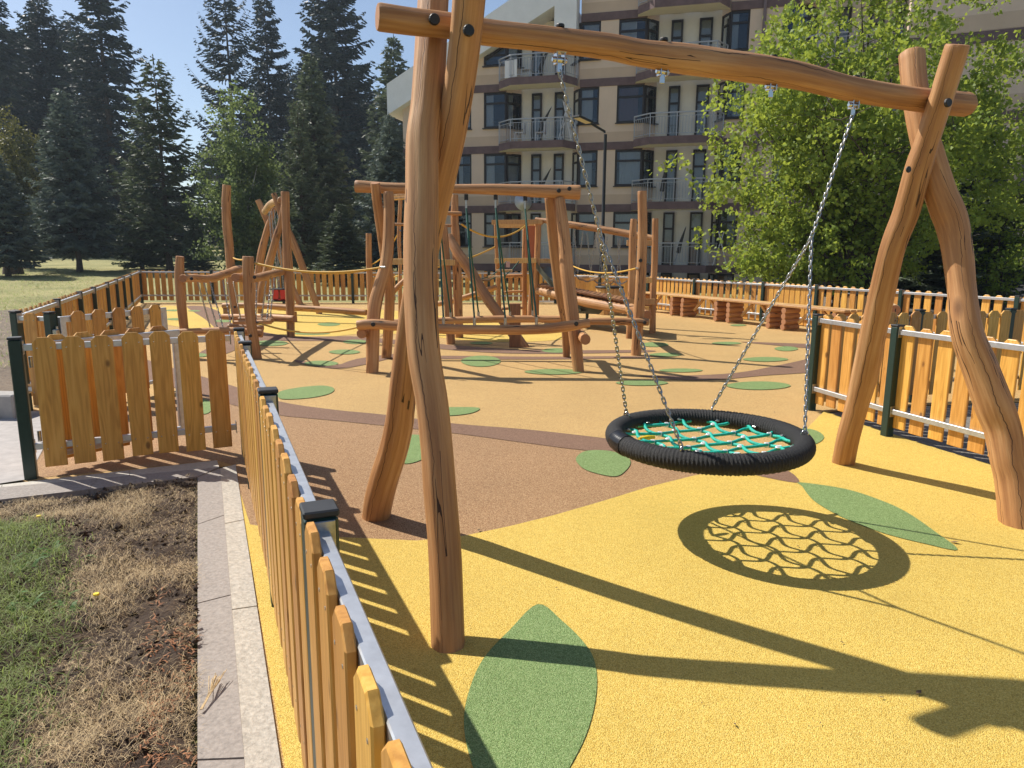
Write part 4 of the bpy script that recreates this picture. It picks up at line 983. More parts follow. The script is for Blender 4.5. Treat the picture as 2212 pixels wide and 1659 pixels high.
# ------------------------------------------------------------------ left chain bridge
P3, P4 = gp(*Z600(760, 1546)), gp(*Z600(1018, 1376)); P2 = gp(512, 716); P1 = np.array([-5.05, 11.0, 0])
k6 = .2778
cbr = thing('chain_bridge', 'low log bridge of four posts with chained swinging treads beyond the gate', 'chain bridge', (P3 + P4 + P2 + P1) / 4)
pixlog(cbr, pz(Z600, k6, (758, 1546, 70), (722, 1350, 76), (700, 1200, 80), (690, 1000, 86), (686, 900, 88), (686, 750, 88)), Yp(P3[1]), 'post_log', True)
pixlog(cbr, pz(Z600, k6, (1018, 1376, 62), (1014, 1200, 64), (1008, 1000, 70), (995, 800, 70), (984, 600, 64), (978, 450, 62), (972, 245, 64)), Yp(P4[1]), 'post_log', True)
X2 = at(*Z600(585, 1200), P2[1]); pl = [np.array([X2[0] + .03, P2[1], 0])] + [at(*Z600(x, y), P2[1]) for x, y in [(585, 1200), (560, 1000), (540, 700), (520, 500), (515, 350), (520, 194)]]
log(cbr, pl, [w_ * k6 / 2 * P2[1] / F for w_ in (60, 60, 64, 68, 70, 68, 62)], 'post_log', ground=True)
pl = [P1] + [at(*Z600(x, y), P1[1]) for x, y in [(190, 1330), (165, 1100), (150, 900), (156, 749)]]
log(cbr, pl, [w_ * k6 / 2 * P1[1] / F for w_ in (68, 68, 74, 74, 62)], 'post_log', ground=True)
def between(pa, pb): n = np.array([pb[1] - pa[1], -(pb[0] - pa[0]), 0]); return lambda u, v: hit(u, v, pa, n)
l1a, l1b = at(*Z600(175, 922), P1[1] - .2), at(*Z600(622, 850), P2[1] + .1)
def mixlog(pts, pa, pb, name, xs=None):
    out = []
    x0, x1 = pts[0][0], pts[-1][0]
    for (x, y, w_) in pts:
        t = (x - x0) / (x1 - x0); Y_ = 1 / ((1 - t) / pa + t / pb); p = at(*Z600(x, y), Y_); out.append((p, w_ * k6 / 2 * dep(p) / F))
    return log(cbr, [p for p, r in out], [r for p, r in out], name), [p for p, r in out]
_, T1 = mixlog([(178, 922, 64), (250, 918, 62), (350, 925, 62), (420, 915, 66), (520, 882, 64), (580, 862, 66), (622, 848, 60)], P1[1] - .22, P2[1] + .05, 'top_log')
_, T2 = mixlog([(585, 915, 70), (650, 915, 70), (740, 918, 66), (800, 905, 66), (880, 885, 62), (958, 866, 58)], P3[1] - .10, P4[1] + .05, 'top_log')
mixlog([(490, 1220, 46), (600, 1220, 46), (800, 1222, 52), (1045, 1236, 56)], P2[1] - .15, P4[1] - .15, 'low_log')
mixlog([(120, 1335, 40), (210, 1335, 52), (560, 1330, 60), (800, 1350, 66)], P1[1] - .15, P3[1] + .15, 'low_log')
Y8 = [P4[1] - .5, P4[1] - 1.2, P4[1] - 1.9]
steps = []
for n_, (xa, xb, ya, yb, w_, Y_) in enumerate([(612, 880, 1242, 1246, 40, 13.0), (575, 865, 1268, 1258, 40, 12.4), (530, 803, 1298, 1306, 46, 11.7)]):
    pixlog(cbr, pz(Z600, k6, (xa, ya, w_), ((xa + xb) / 2, (ya + yb) / 2, w_), (xb, yb, w_)), Yp(Y_), 'tread_log')
for (xt, yt, xb, yb, Ya_, Yb_) in [(295, 955, 392, 1305, 11.2, 11.4), (342, 958, 446, 1302, 11.5, 11.5), (390, 952, 490, 1300, 11.9, 11.6), (488, 938, 548, 1270, 12.7, 12.4), (525, 955, 572, 1262, 11.0, 12.4), (572, 950, 628, 1240, 11.1, 13.0), (752, 955, 745, 1292, 11.9, 11.7), (825, 945, 788, 1262, 12.4, 12.4), (862, 930, 830, 1250, 12.8, 12.4), (890, 918, 855, 1240, 13.2, 13.0)]:
    b = MB(); chain_mb(b, at(*Z600(xt, yt), Ya_), at(*Z600(xb, yb), Yb_), .045, .0058, .016, 4, 8, 0); b.build('chain', 'galvanised', cbr)
for (x, y, Y_) in [(245, 922, P1[1] - .3), (735, 912, P3[1] - .16), (703, 1367, P3[1] - .15), (561, 1230, P2[1] - .35), (582, 1143, P2[1] - .15)]: bolt(cbr, at(*Z600(x, y), Y_), (0, -1, 0), .026)
bl = thing('balance_log', 'long low log lying between the chain bridge and the single slim post', 'balance beam', at(*Z600(1000, 1150), 15.5))
pts = [(490, 1135, 44), (700, 1132, 44), (1000, 1148, 46), (1300, 1165, 48), (1605, 1186, 48)]; P = []; Rr = []
for (x, y, w_) in pts:
    t = (x - 490) / 1115; p = at(*Z600(x, y), 17.2 + (Yi - .1 - 17.2) * t); P.append(p); Rr.append(w_ * k6 / 2 * dep(p) / F)
log(bl, P, Rr, 'beam')
for t, x in ((0.02, 520), (.5, 1050)):
    p = P[0] * (1 - t) + P[-1] * t; log(bl, [np.array([p[0], p[1] + .02, 0]), np.array([p[0], p[1] + .02, p[2] - .06])], [.08, .08], 'support', ground=True)

def yrope(lab, ends, s_, r=.014):
    pts = [at(u, v, Y) for u, v, Y in ends]
    o = thing('rope', lab, 'rope', pts[0]); rope(o, pts[0], pts[1], s_, r, 'yellow_rope', 'strand', 18)
    for p, sgn in ((pts[0], 1), (pts[1], -1)):
        d_ = (pts[1] - pts[0]) / np.linalg.norm(pts[1] - pts[0]) * sgn; b = MB(); b.tube([p - d_ * .06, p + d_ * .02], .016, 8, 0, 0); b.build('ferrule', 'galvanised', o)
P3Y, P4Y = P3[1], P4[1]
yrope('upper yellow rope strung from the tall bridge post to the thick front post', [(*Z600(568, 760), P2[1]), (*Z600(648, 776), P3Y + .1)], .015)
yrope('yellow handrail rope from the front bridge post to the crooked traverse leg', [(*Z600(735, 800), P3Y), (*Z600(1725, 834), Yb + .1)], .10)
yrope('second yellow handrail rope just below the first behind the tall posts', [(*Z600(735, 804), P3Y + .05), (*Z600(1612, 858), Yi)], .11)
yrope('low yellow rope slung from the front bridge post to the near low log', [(*Z600(765, 1266), P3Y), (*Z600(1540, 1300), Yb)], .11)
yrope('yellow rope rising from the slim post toward the left tower', [(*Z1300(165, 598), Yi), (*Z1300(345, 385), Y2 + 1.4)], .12)
yrope('short yellow rope behind the crooked leg at fence height', [(*Z1300(185, 682), Yi), (*Z1300(352, 668), Y2 + 1.4)], .05)
yrope('sagging yellow rope between the left tower and the play tower top', [(*Z1300(752, 332), Y2), (*Z1300(1190, 335), Q3)], .27, .018)
yrope('yellow rope rising behind the green ropes to the play tower post', [(*Z1300(590, 620), Y2 + .3), (*Z1300(978, 483), Q1)], .05, .018)
yrope('yellow rope in front of the ramp ending at its tallest post', [(*Z1300(1488, 610), 16.0), (*Z1300(1908, 625), r1p[1])], .11)

# ------------------------------------------------------------------ toddler swing at the back
ts = thing('log_swing', 'far swing frame of crossed logs in front of the back fence', 'swing frame', (-5.9, 20.2, 0))
S2, S3 = gp(*Z600(1240, 1197)), gp(*Z600(780, 1192)); S1, S4 = gp(*Z600(1092, 1124)), gp(*Z600(745, 1118))
pixlog(ts, pz(Z600, k6, (1240, 1197, 46), (1180, 1020, 50), (1115, 850, 56), (1040, 650, 58), (960, 470, 50), (885, 260, 44)), Yp(S2[1], .10), 'leg_log', True)
pixlog(ts, pz(Z600, k6, (780, 1192, 46), (795, 1000, 64), (850, 800, 64), (900, 620, 58), (940, 480, 46), (962, 340, 40)), Yp(S3[1], .0), 'leg_log', True)
pixlog(ts, pz(Z600, k6, (1092, 1124, 48), (1010, 950, 50), (940, 740, 54), (870, 560, 54), (815, 430, 52), (762, 312, 46)), Yp(S1[1], .05), 'leg_log', True)
pixlog(ts, pz(Z600, k6, (745, 1118, 46), (765, 900, 58), (790, 720, 62), (830, 560, 52), (870, 430, 40), (890, 370, 34)), Yp(S4[1] - .3, .0), 'leg_log', True)
pt = [(815, 402, 50, S1[1] - .4), (845, 362, 56, 20.8), (880, 332, 54, 20.0), (940, 312, 52, S3[1] + .1)]
P = [at(*Z600(x, y), Y_) for x, y, w_, Y_ in pt]
log(ts, P, [w_ * k6 / 2 * dep(p) / F for p, (x, y, w_, Y_) in zip(P, pt)], 'beam', mat='log_wood_pale')
tss = thing('bucket_swing', 'red and black bucket swing seat on chains under the far frame', 'swing seat', at(*Z600(935, 1045), 20.2))
c = at(*Z600(938, 1045), 20.2); b = MB()
for s_ in (-1, 1):
    b.prism([(-.075, -.15), (.075, -.15), (.095, .13), (-.095, .13)], c + np.array([.115 * s_, 0, 0]), (1, 0, 0), (0, 0, 1), (0, 1, 0), .24)
b.box(c - np.array([0, 0, .14]), (.34, .24, .04), None, 0, .01)
b.build('shell', 'red_plastic', tss)
for z in (.15, -.18):
    b = MB(); b.box(c + np.array([0, -.01, z]), (.48, .30, .035), None, 0, .012); b.build('rim', 'black_plastic', tss)
for (xt, yt, xb, yb) in [(850, 410, 893, 1020), (868, 400, 920, 1010), (890, 390, 930, 1010), (912, 380, 962, 1015)]:
    b = MB(); chain_mb(b, at(*Z600(xt, yt), 20.3), at(*Z600(xb, yb), 20.2), .07, .008, .022, 4, 8); b.build('chain', 'galvanised', tss)

# ------------------------------------------------------------------ log benches along the sunlit fence
B0p, B1p = gp(1466.8, 684), gp(1682.4, 713); bd = (B1p - B0p); bd[2] = 0; pitch = np.linalg.norm(bd) / 2; bd /= np.linalg.norm(bd); bn = np.array([-bd[1], bd[0], 0]) * np.sign(np.array([-bd[1], bd[0], 0]) @ np.array([1, .3, 0]))
LB = pitch - .10
def bench(label, o0):
    t = thing('bench', label, 'bench', o0, 'log benches along the fence')
    for s0 in (0.0, LB - .34):
        for side in (0.12,):
            for z in range(4):
                p = o0 + bd * (s0 + side) + np.array([0, 0, .075 + .118 * z]); dz = R_.uniform(-.012, .012)
                log(t, [p - bn * .02 + bd * dz, p + bn * .42 + bd * dz], [.070, .066], 'stack_log', step=.12, seg=12)
    for w_ in (.07, .24, .41):
        b = MB(); b.bar(o0 - bd * .05 + bn * (w_ - .02) + np.array([0, 0, .535]), o0 + bd * (LB + .05) + bn * (w_ - .02) + np.array([0, 0, .535]), .155, .05, 0, .008); b.build('seat_board', 'plank_wood', t)
    for e, sgn in ((.35, 1), (LB - .35, -1)):
        b = MB(); b.bar(o0 + bd * e + bn * .2 + np.array([0, 0, .18]), o0 + bd * (e + sgn * .34) + bn * .2 + np.array([0, 0, .49]), .05, .06, 0, .004); b.build('brace', 'plank_wood', t)
    return t
labs = ['log bench partly hidden behind the ramp posts at the far end', 'second log bench from the ramp, its stacks of logs fully in view', 'third log bench from the ramp, crossed by a swing chain', 'nearest log bench, partly hidden by the green post of the near fence']
for k in range(4): bench(labs[k], B0p + bd * pitch * (k - 1))
# slatted round bin and spring log by the fence
pb_ = gp(1847, 702); t = thing('planter', 'round slatted wooden tub with black rim behind the right swing leg', 'planter', pb_)
for k in range(20):
    a = 2 * math.pi * k / 20; d_ = np.array([math.cos(a), math.sin(a), 0]); b = MB(); b.box(pb_ + d_ * .34 + np.array([0, 0, .36]), (.03, .100, .72), (d_, np.array([-d_[1], d_[0], 0]), np.array([0, 0, 1.])), 0, .004); b.build('stave', 'plank_wood', t)
b = MB(); b.tube([pb_ + np.array([0, 0, z]) for z in (.70, .71, .75, .76)], [.36, .385, .385, .34], 28, 0, 0); b.build('rim', 'black_plastic', t)
pb2 = gp(1262 + 20, 672); t2 = dup(t, loc=at(1315, 672, 19.4) * np.array([1, 1, 0]), label='round slatted wooden tub with black rim behind the ramp')
rl = at(1932, 669, 10.6); t = thing('spring_log', 'short log end with black cap showing above the shaded fence', 'play log', (rl[0], rl[1], 0))
log(t, [rl + np.array([-.05, -.1, 0]), rl + np.array([.25, .7, 0])], [.085, .085], 'log_body', mat='log_wood_pale'); bolt(t, rl + np.array([.0, -.105, 0]), (-.2, -1, 0), .05)
log(t, [np.array([rl[0] + .1, rl[1] + .3, 0]), np.array([rl[0] + .1, rl[1] + .3, rl[2] - .05])], [.06, .06], 'support', ground=True)
# street lamp
LY = 24.5; lt = at(1308, 290, LY); t = thing('street_lamp', 'black street lamp with flat lamp head between the ramp and the building', 'street lamp', (lt[0], LY, 0))
b = MB(); b.tube([(lt[0], LY, 0), (lt[0], LY, 2.2), (lt[0], LY, 2.25), (lt[0], LY, lt[2])], [.085, .085, .058, .052], 12, 0, 0); b.build('pole', 'lamp_black', t)
la, lb_ = at(1306, 284, LY), at(1272, 264, LY - .5); b = MB(); b.tube([la - np.array([0, 0, .05]), la, la * .5 + lb_ * .5, lb_], .04, 8, 0, 0); b.build('arm', 'lamp_black', t)
lh = at(1246, 252, LY - .9); d_ = (lh - lb_); L_ = np.linalg.norm(d_); d_ /= L_; s_ = np.cross(d_, (0, 0, 1)); s_ /= np.linalg.norm(s_); n_ = np.cross(s_, d_)
b = MB(); b.box((lb_ + lh) / 2 + d_ * .0, (L_ + .1, .30, .07), (d_, s_, n_), 0, .015); hd = b.build('lamp_head', 'lamp_black', t)
b = MB(); b.box((lb_ + lh) / 2 - n_ * .04, (L_ - .02, .24, .012), (d_, s_, n_), 0, .003); b.build('lens', 'lamp_lens', t)

# ------------------------------------------------------------------ apartment block
BO = at(1016, 450, 36.0); BO[2] = 0
be = np.array([math.cos(math.radians(15.2)), -math.sin(math.radians(15.2)), 0]); bo_ = np.array([be[1], -be[0], 0]); bz = np.array([0, 0, 1.])
if bo_[1] > 0: bo_ = -bo_
def fac(u, v, d=0.0):
    p = hit(u, v, BO + bo_ * d, bo_) - BO; return p @ be, p[2]
def fs(u, v=260, d=0.0): return fac(u, v, d)[0]
def W(s, d, z): return BO + be * s + bo_ * d + bz * z
apt = thing('apartment_block', 'beige five storey apartment block with brown bands, balconies and white sloping roof edge', 'building', BO)
def fbox(b, s0, s1, d0, d1, z0, z1, mi=0): b.box(W((s0 + s1) / 2, (d0 + d1) / 2, (z0 + z1) / 2), (abs(s1 - s0), abs(d1 - d0), abs(z1 - z0)), (be, -bo_, bz), mi)
FH = 2.78; ZB = [.90 + FH * k for k in range(-1, 7)]                  # band heights
sL = fs(870)
A0_, A1_, A2_ = fs(1045), fs(1093), fs(1117)
Dr = [(fs(1141), fs(1163)), (fs(1191), fs(1213))]; B0_, B1_, B2_ = fs(1234), fs(1251), fs(1293)
C0_, C1_, C2_ = fs(1331), fs(1390), fs(1411); Dr2 = [(fs(1440), fs(1465)), (fs(1500), fs(1529))]; E0_, E1_, E2_ = fs(1550), fs(1566), fs(1607)
F0_, F1_, F2_ = fs(1690, 60), fs(1748, 60), fs(1768, 60); Zl0, Zl1 = fs(985), fs(1018)
per = F0_ - C0_
G0_, G1_, G2_ = E0_ + per, E1_ + per, E2_ + per
sR = G2_ + 6.0
DEP = .75
# roof line of the gable: rises from the left corner
ra, rb = fac(850, 245), fac(1204, 14); rsl = (rb[1] - ra[1]) / (rb[0] - ra[0])
def roofz(s): return ra[1] + rsl * (s - ra[0]) if s < rb[0] + 1.0 else 40.0
solid = [(sL, Zl0), (Zl1, A0_), (B2_, C0_), (E2_, F0_), (G2_, sR)]      # piers
wide = [(sL, A1_), (B1_, C1_), (E1_, F1_), (G1_, sR)]                   # full runs under the windows
wins = [(Zl0, Zl1), (A0_, A1_), (B1_, B2_), (C0_, C1_), (E1_, E2_), (F0_, F1_), (G1_, G2_)]
T = .28
def fpart(name, mat, s0, s1, d0, d1, z0, z1):
    if z1 - z0 < .02: return
    b = MB(); fbox(b, s0, s1, d0, d1, z0, z1); return b.build(name, mat, apt)
def fgable(name, mat, s0, s1, d0, d1, z0, z1):
    """wall piece cut by the roof slope"""
    za, zb = roofz(s0), roofz(s1)
    if za >= z1: return fpart(name, mat, s0, s1, d0, d1, z0, z1)
    if zb <= z0: return
    pts = [(s0, z0), (s1, z0), (s1, min(z1, zb))]
    if zb > z1: pts.append((s0 + (z1 - za) / rsl, z1))
    if za > z0: pts.append((s0, za))
    else: pts[0] = (s0 + (z0 - za) / rsl, z0)
    b = MB(); b.prism(pts, W(0, (d0 + d1) / 2, 0), be, bz, bo_, abs(d1 - d0)); return b.build(name, mat, apt)
for zk in ZB[:-1]:
    for s0, s1 in wide:
        fgable('wall_course', 'wall_tan', s0, s1, -T, .0, zk + .17, zk + .62); fgable('wall', 'wall_beige', s0, s1, -T, .003, zk + .62, zk + 1.0); fgable('floor_band', 'band_brown', s0, s1, -T, .035, zk - .17, zk + .17)
    for s0, s1 in solid: fgable('wall_pier', 'wall_beige', s0, s1, -T, .003, zk + 1.0, zk + FH - .17)
    for (sa, sb) in ((A1_, A2_), (C1_, C2_), (F1_, F2_), (B1_, B0_), (E1_, E0_), (G1_, G0_)):
        if roofz(min(sa, sb)) < zk + 1.0: continue
        b = MB(); p, q_ = W(sa, -.06, 0), W(sb, -DEP + .01, 0); b.bar(p + bz * (zk + .4), q_ + bz * (zk + .4), .10, 1.2); b.build('wall_return', 'wall_beige', apt)
for s0, s1 in ((A2_, B0_), (C2_, E0_), (F2_, G0_)):
    fpart('recess_wall', 'wall_cream', s0 - .1, s1 + .1, -DEP - .2, -DEP, -1.0, 20.0 if s0 > A2_ + 1 else roofz(s0) + .6)
fpart('side_wall', 'wall_tan', sL, sL + .2, -8.8, -T, -1, roofz(sL) - .05); fpart('side_wall', 'wall_tan', sR - .2, sR, -8.8, -T, -1, 20); fgable('rear_wall', 'wall_tan', sL, rb[0], -9, -8.8, -1, 20); fpart('rear_wall', 'wall_tan', rb[0], sR, -9, -8.8, -1, 20)
b = MB();
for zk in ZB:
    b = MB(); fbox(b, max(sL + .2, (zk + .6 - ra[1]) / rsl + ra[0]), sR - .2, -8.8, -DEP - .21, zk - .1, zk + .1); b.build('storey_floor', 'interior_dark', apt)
b = MB(); s0_, s1_ = ra[0] - .1, rb[0]; zt = 1.42
b.prism([(s0_, roofz(s0_) - .1), (s1_, roofz(s1_) - .1), (s1_, roofz(s1_) + zt), (s0_, roofz(s0_) + zt - .1)], W(0, -4.2, 0), be, bz, bo_, 9.4); b.build('roof', 'roof_white', apt)
b = MB(); c0 = fac(1203, 40)[0]; c1 = fac(1250, 40)[0]; fbox(b, c0, c1, -.2, .55, fac(1225, 78)[1], fac(1225, 10)[1] + .6); b.build('roof_return', 'roof_white', apt)
s_ = fs(1650, 60); b = MB(); b.tube([W(s_, .08, 0), W(s_, .08, 17)], .07, 8); b.build('downpipe', 'pipe_mauve', apt)

def window(s0, s1, z0, z1, d=0.0, red=False, drape=.5, p=None, q_=None, trans=True, door=False, seed=0):
    """opening with frame, pane and curtain; p, q_ give slanted windows"""
    rr = random.Random(seed)
    P0, P1 = (W(s0, d - .10, 0), W(s1, d - .10, 0)) if p is None else (p, q_)
    dx = P1 - P0; L = np.linalg.norm(dx); dx /= L; nn = np.array([dx[1], -dx[0], 0])
    if nn @ bo_ < 0: nn = -nn
    b = MB(); fw = .085; h = z1 - z0; mid = (P0 + P1) / 2
    b.box(mid + bz * (z0 + fw / 2), (L, .10, fw), (dx, -nn, bz)); b.box(mid + bz * (z1 - fw / 2), (L, .10, fw), (dx, -nn, bz))
    for e in (P0 + dx * fw / 2, P1 - dx * fw / 2): b.box(e + bz * (z0 + z1) / 2, (fw, .098, h - 2 * fw), (dx, -nn, bz))
    if trans: b.box(mid + bz * (z1 - h * .30), (L - 2 * fw, .095, .09), (dx, -nn, bz))
    if not door: b.box(mid + bz * (z0 - .03) + nn * .12, (L + .08, .20, .04), (dx, -nn, bz))
    w = b.build('door' if door else 'window', 'frame_brown', apt)
    b = MB(); b.box(mid + bz * (z0 + z1) / 2 + nn * .01, (L - fw, .012, h - fw), (dx, -nn, bz)); b.build('pane', 'glass', w)
    if drape > 0:
        b = MB(); n = 40; a0 = 0.02 if rr.random() < .5 else (1 - drape) * .98; V = []
        for i in range(n + 1):
            t = a0 + drape * i / n * .96; c = P0 + dx * L * t - nn * (.075 + .02 * math.sin(i * 1.9 + rr.random()))
            V += [c + bz * (z0 + .1), c + bz * (z1 - .09)]
        b.add(V, [(2 * i, 2 * i + 2, 2 * i + 3, 2 * i + 1) for i in range(n)], 0, True); b.build('curtain', 'curtain_red' if red else 'curtain', w)
    return w
sd = 0
for k, zk in enumerate(ZB[:-1]):
    z0, z1 = zk + 1.0, zk + FH - .18
    for j, (s0, s1) in enumerate(wins):
        if z1 > roofz(s0) + .05 and not (j == 1 and k == 4): continue
        sd += 1; red = (j == 3 and k in (3,)); dr = [.5, .55, .9, .95, .6, .7, .6][j] * random.Random(sd).uniform(.6, 1.05)
        if j == 1 and k == 4:        # the attic window follows the roof slope
            t = MB(); w_ = window(s0, s1, z0, z0 + .02 + max(.5, roofz(s0) - .25 - z0), drape=.4, seed=sd, trans=False); b = MB()
            zl, zr = roofz(s0) - .22, min(z1, roofz(s1) - .2)
            b.prism([(s0 + .06, zl - .02), (s1 - .05, zl - .02), (s1 - .05, zr)], W(0, -.10, 0), be, bz, bo_, .012); b.build('pane', 'glass', w_)
            b = MB(); b.bar(W(s0, -.09, zl), W(s1, -.09, zr + .05), .09, .09); b.bar(W(s1 - .04, -.088, z0), W(s1 - .04, -.088, zr), .085, .085, 0, 0, (1, 0, 0)); b.build('frame', 'frame_brown', w_)
            continue
        window(s0, s1, z0, z1, red=red, drape=min(.98, dr), seed=sd)
    for (sa, sb) in ((A1_, A2_), (C1_, C2_), (F1_, F2_), (B1_, B0_), (E1_, E0_), (G1_, G0_)):
        if z1 > roofz(min(sa, sb)) + .9: continue
        sd += 1; p, q_ = W(sa, -.08, 0), W(sb, -DEP + .05, 0)
        window(0, 0, z0, z1, p=p, q_=q_, drape=.5 if k % 2 else .8, red=(k == 3 and sa == C1_), seed=sd)
    for (s0, s1) in Dr + Dr2 + [(a + per, c + per) for a, c in Dr2]:
        sd += 1; window(s0, s1, zk + .12, z1, d=-DEP + .16, drape=.55, door=True, seed=sd)
# balconies
def balcony(pts, k, z):
    """pts: plan outline (s, d) of the slab, first and last on the wall"""
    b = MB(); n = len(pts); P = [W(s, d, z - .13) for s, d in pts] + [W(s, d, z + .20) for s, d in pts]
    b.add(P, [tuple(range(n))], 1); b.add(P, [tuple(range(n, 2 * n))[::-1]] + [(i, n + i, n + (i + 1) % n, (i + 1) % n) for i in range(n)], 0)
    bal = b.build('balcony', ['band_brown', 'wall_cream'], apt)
    me = bal.data; bm = bmesh.new(); bm.from_mesh(me); bmesh.ops.remove_doubles(bm, verts=bm.verts, dist=1e-5); bmesh.ops.recalc_face_normals(bm, faces=bm.faces); bm.to_mesh(me); bm.free()
    b = MB(); ins = [(s, d - .07) for s, d in pts]
    for (s0, d0), (s1, d1) in zip(ins[:-1], ins[1:]):
        p, q_ = W(s0, d0, z), W(s1, d1, z); L = np.linalg.norm(q_ - p)
        for zz, w_ in ((1.18, .05), (1.03, .022), (.32, .022)): b.bar(p + bz * zz, q_ + bz * zz, w_, w_)
        m = max(1, int(L / .125))
        for i in range(m + 1):
            c = p + (q_ - p) * i / m; big = i % 9 == 0
            b.bar(c + bz * (.2 if big else .32), c + bz * (1.18 if big else 1.03), .04 if big else .016, .04 if big else .016, 0, 0, (1, 0, 0))
    b.build('railing', 'rail_grey', bal)
    return bal
def bal_pts(a, c): return [(a - .75, .04), (a - .70, .35), (a + .05, 1.05), (c - .12, 1.05), (c + .30, .25), (c + .32, .04)]
for k, zk in enumerate(ZB[1:-1]):
    if k > 0 or True:
        if k < 4: balcony(bal_pts(A2_ - .1, B0_ - .05), k, zk)
        balcony(bal_pts(C2_ - .1, E0_ - .05), k, zk); balcony(bal_pts(F2_ - .1, G0_ - .05), k, zk)
# things kept on the balconies
def stick_parasol(s, z, lean, lab):
    t = thing('parasol', lab, 'parasol', W(s, -.3, z)); b = MB(); top = W(s + lean, -.55, z + 1.95); b.tube([W(s, -.1, z + .2), top], .018, 6, 0, 0); b.build('pole', 'rail_grey', t)
    b = MB(); b.tube([W(s + lean * .35, -.25, z + .75), W(s + lean * .6, -.36, z + 1.3), W(s + lean * .97, -.54, z + 1.9)], [.10, .075, .02], 8, 0, 0); b.build('canopy', 'cloth_grey', t)
for (u, k, lean, lab) in [(1150, 4, .75, 'furled grey parasol leaning on the attic balcony'), (1152, 3, .75, 'furled parasol leaning behind the balcony with chairs'), (1153, 2, .75, 'furled parasol leaning above the satellite dish balcony'), (1470, 1, .45, 'tall furled parasol on the balcony beside the lowest hazel twigs'), (1432, 2, .2, 'furled parasol by the red lit door beside the hazel')]:
    stick_parasol(fs(u), ZB[k], lean, lab)
def chair(s, d, z, lab):
    o = W(s, d, z + .2); t = thing('plastic_chair', lab, 'chair', o, 'white chairs on the balconies')
    b = MB(); b.box(o + bz * .44, (.46, .46, .035), (be, -bo_, bz), 0, .01); b.build('seat', 'white_plastic', t)
    b = MB(); b.box(o + bz * .68 + be * .21, (.035, .44, .46), (be, -bo_, bz), 0, .01); b.build('backrest', 'white_plastic', t)
    for i in (-1, 1):
        for j in (-1, 1): b = MB(); b.bar(o + be * .2 * i + bo_ * .2 * j, o + be * .19 * i + bo_ * .19 * j + bz * .43, .035, .035, 0, 0, (1, 0, 0)); b.build('leg', 'white_plastic', t)
chair(fs(1140), .35, ZB[4], 'white chair beside the towel on the attic balcony')
chair(fs(1128), .4, ZB[3], 'left white chair on the balcony with the drying rack'); chair(fs(1172), .3, ZB[3], 'white chair in the middle of the balcony with the drying rack')
b = MB(); p, q_ = W(fs(1100), .78, ZB[4] + .95), W(fs(1128), 1.0, ZB[4] + .95); b.bar(p + bz * -.35, q_ + bz * -.35, .05, .75, 0, .01)
tag(b.build('towel', 'white_plastic', loc=tuple(p)), 'white towel hung over the attic balcony railing', 'towel')
def xrack(s, z, lab, h=1.5):
    t = W(s, .5, z + .2); b = MB()
    for d in (-.25, .25):
        b.bar(t + bo_ * d - be * .3, t + bo_ * d * .6 + be * .12 + bz * h, .03, .03, 0, 0, (1, 0, 0)); b.bar(t + bo_ * d + be * .3, t + bo_ * d * .6 - be * .12 + bz * h, .03, .03, 0, 0, (1, 0, 0))
    for k in range(5): b.bar(t - bo_ * .22 + bz * (.3 + h * .19 * k) - be * (.22 - .08 * k), t + bo_ * .22 + bz * (.3 + h * .19 * k) - be * (.22 - .08 * k), .06, .02)
    tag(b.build('drying_rack', 'white_plastic', loc=tuple(t)), lab, 'drying rack')
xrack(fs(1227), ZB[3], 'folded white drying rack at the right end of a balcony', 1.75); xrack(fs(1558, 500), ZB[1], 'white step ladder on the lowest balcony beside the hazel', 1.5)
dpos = W(fs(1145, 436), 1.35, fac(1145, 436, 1.35)[1]); t = thing('satellite_dish', 'white satellite dish on a balcony railing behind the green ropes', 'satellite dish', dpos)
b = MB(); dn = bo_ * .8 + be * .55 + bz * .25; dn /= np.linalg.norm(dn)
b.tube([dpos - dn * .10, dpos - dn * .085, dpos - dn * .05, dpos, dpos + dn * .008, dpos - dn * .03, dpos - dn * .08], [.02, .17, .32, .42, .41, .30, .05], 24, 0, 0); b.build('reflector', 'white_plastic', t)
b = MB(); b.bar(dpos - dn * .1, dpos - dn * .1 - bz * .45, .05, .05, 0, 0, (1, 0, 0)); b.build('mount', 'rail_grey', t)
b = MB(); b.tube([dpos - bz * .4, dpos + dn * .35 - bz * .1], .015, 6, 0, 0); b.build('arm', 'rail_grey', t)

# right wing, nearer, behind the hazel
wp = at(1940, 300, 28.4); wp[2] = 0; w_e = np.array([math.cos(math.radians(24)), -math.sin(math.radians(24)), 0]); w_o = np.array([w_e[1], -w_e[0], 0]); w_o = w_o if w_o[1] < 0 else -w_o
wing = thing('building_wing', 'plain tan side wing with brown bands and downpipe at the right behind the hazel', 'building', wp)
b = MB(); c = wp + w_e * 6 - w_o * 4; b.box(c + bz * 8.5, (12, 8, 19), (w_e, -w_o, bz)); b.build('wall', 'wall_beige', wing)
for k in range(6): b = MB(); b.box(c + bz * (.98 + 2.78 * k), (12.06, 8.06, .40), (w_e, -w_o, bz)); b.build('floor_band', 'band_brown', wing)
for k in range(6): b = MB(); b.box(c + bz * (1.48 + 2.78 * k), (12.03, 8.03, .55), (w_e, -w_o, bz)); b.build('wall_course', 'wall_tan', wing)
b = MB(); dp = wp + w_e * 4.1 + w_o * .1; b.tube([dp, dp + bz * 17], .075, 8, 0, 0); b.build('downpipe', 'pipe_mauve', wing)

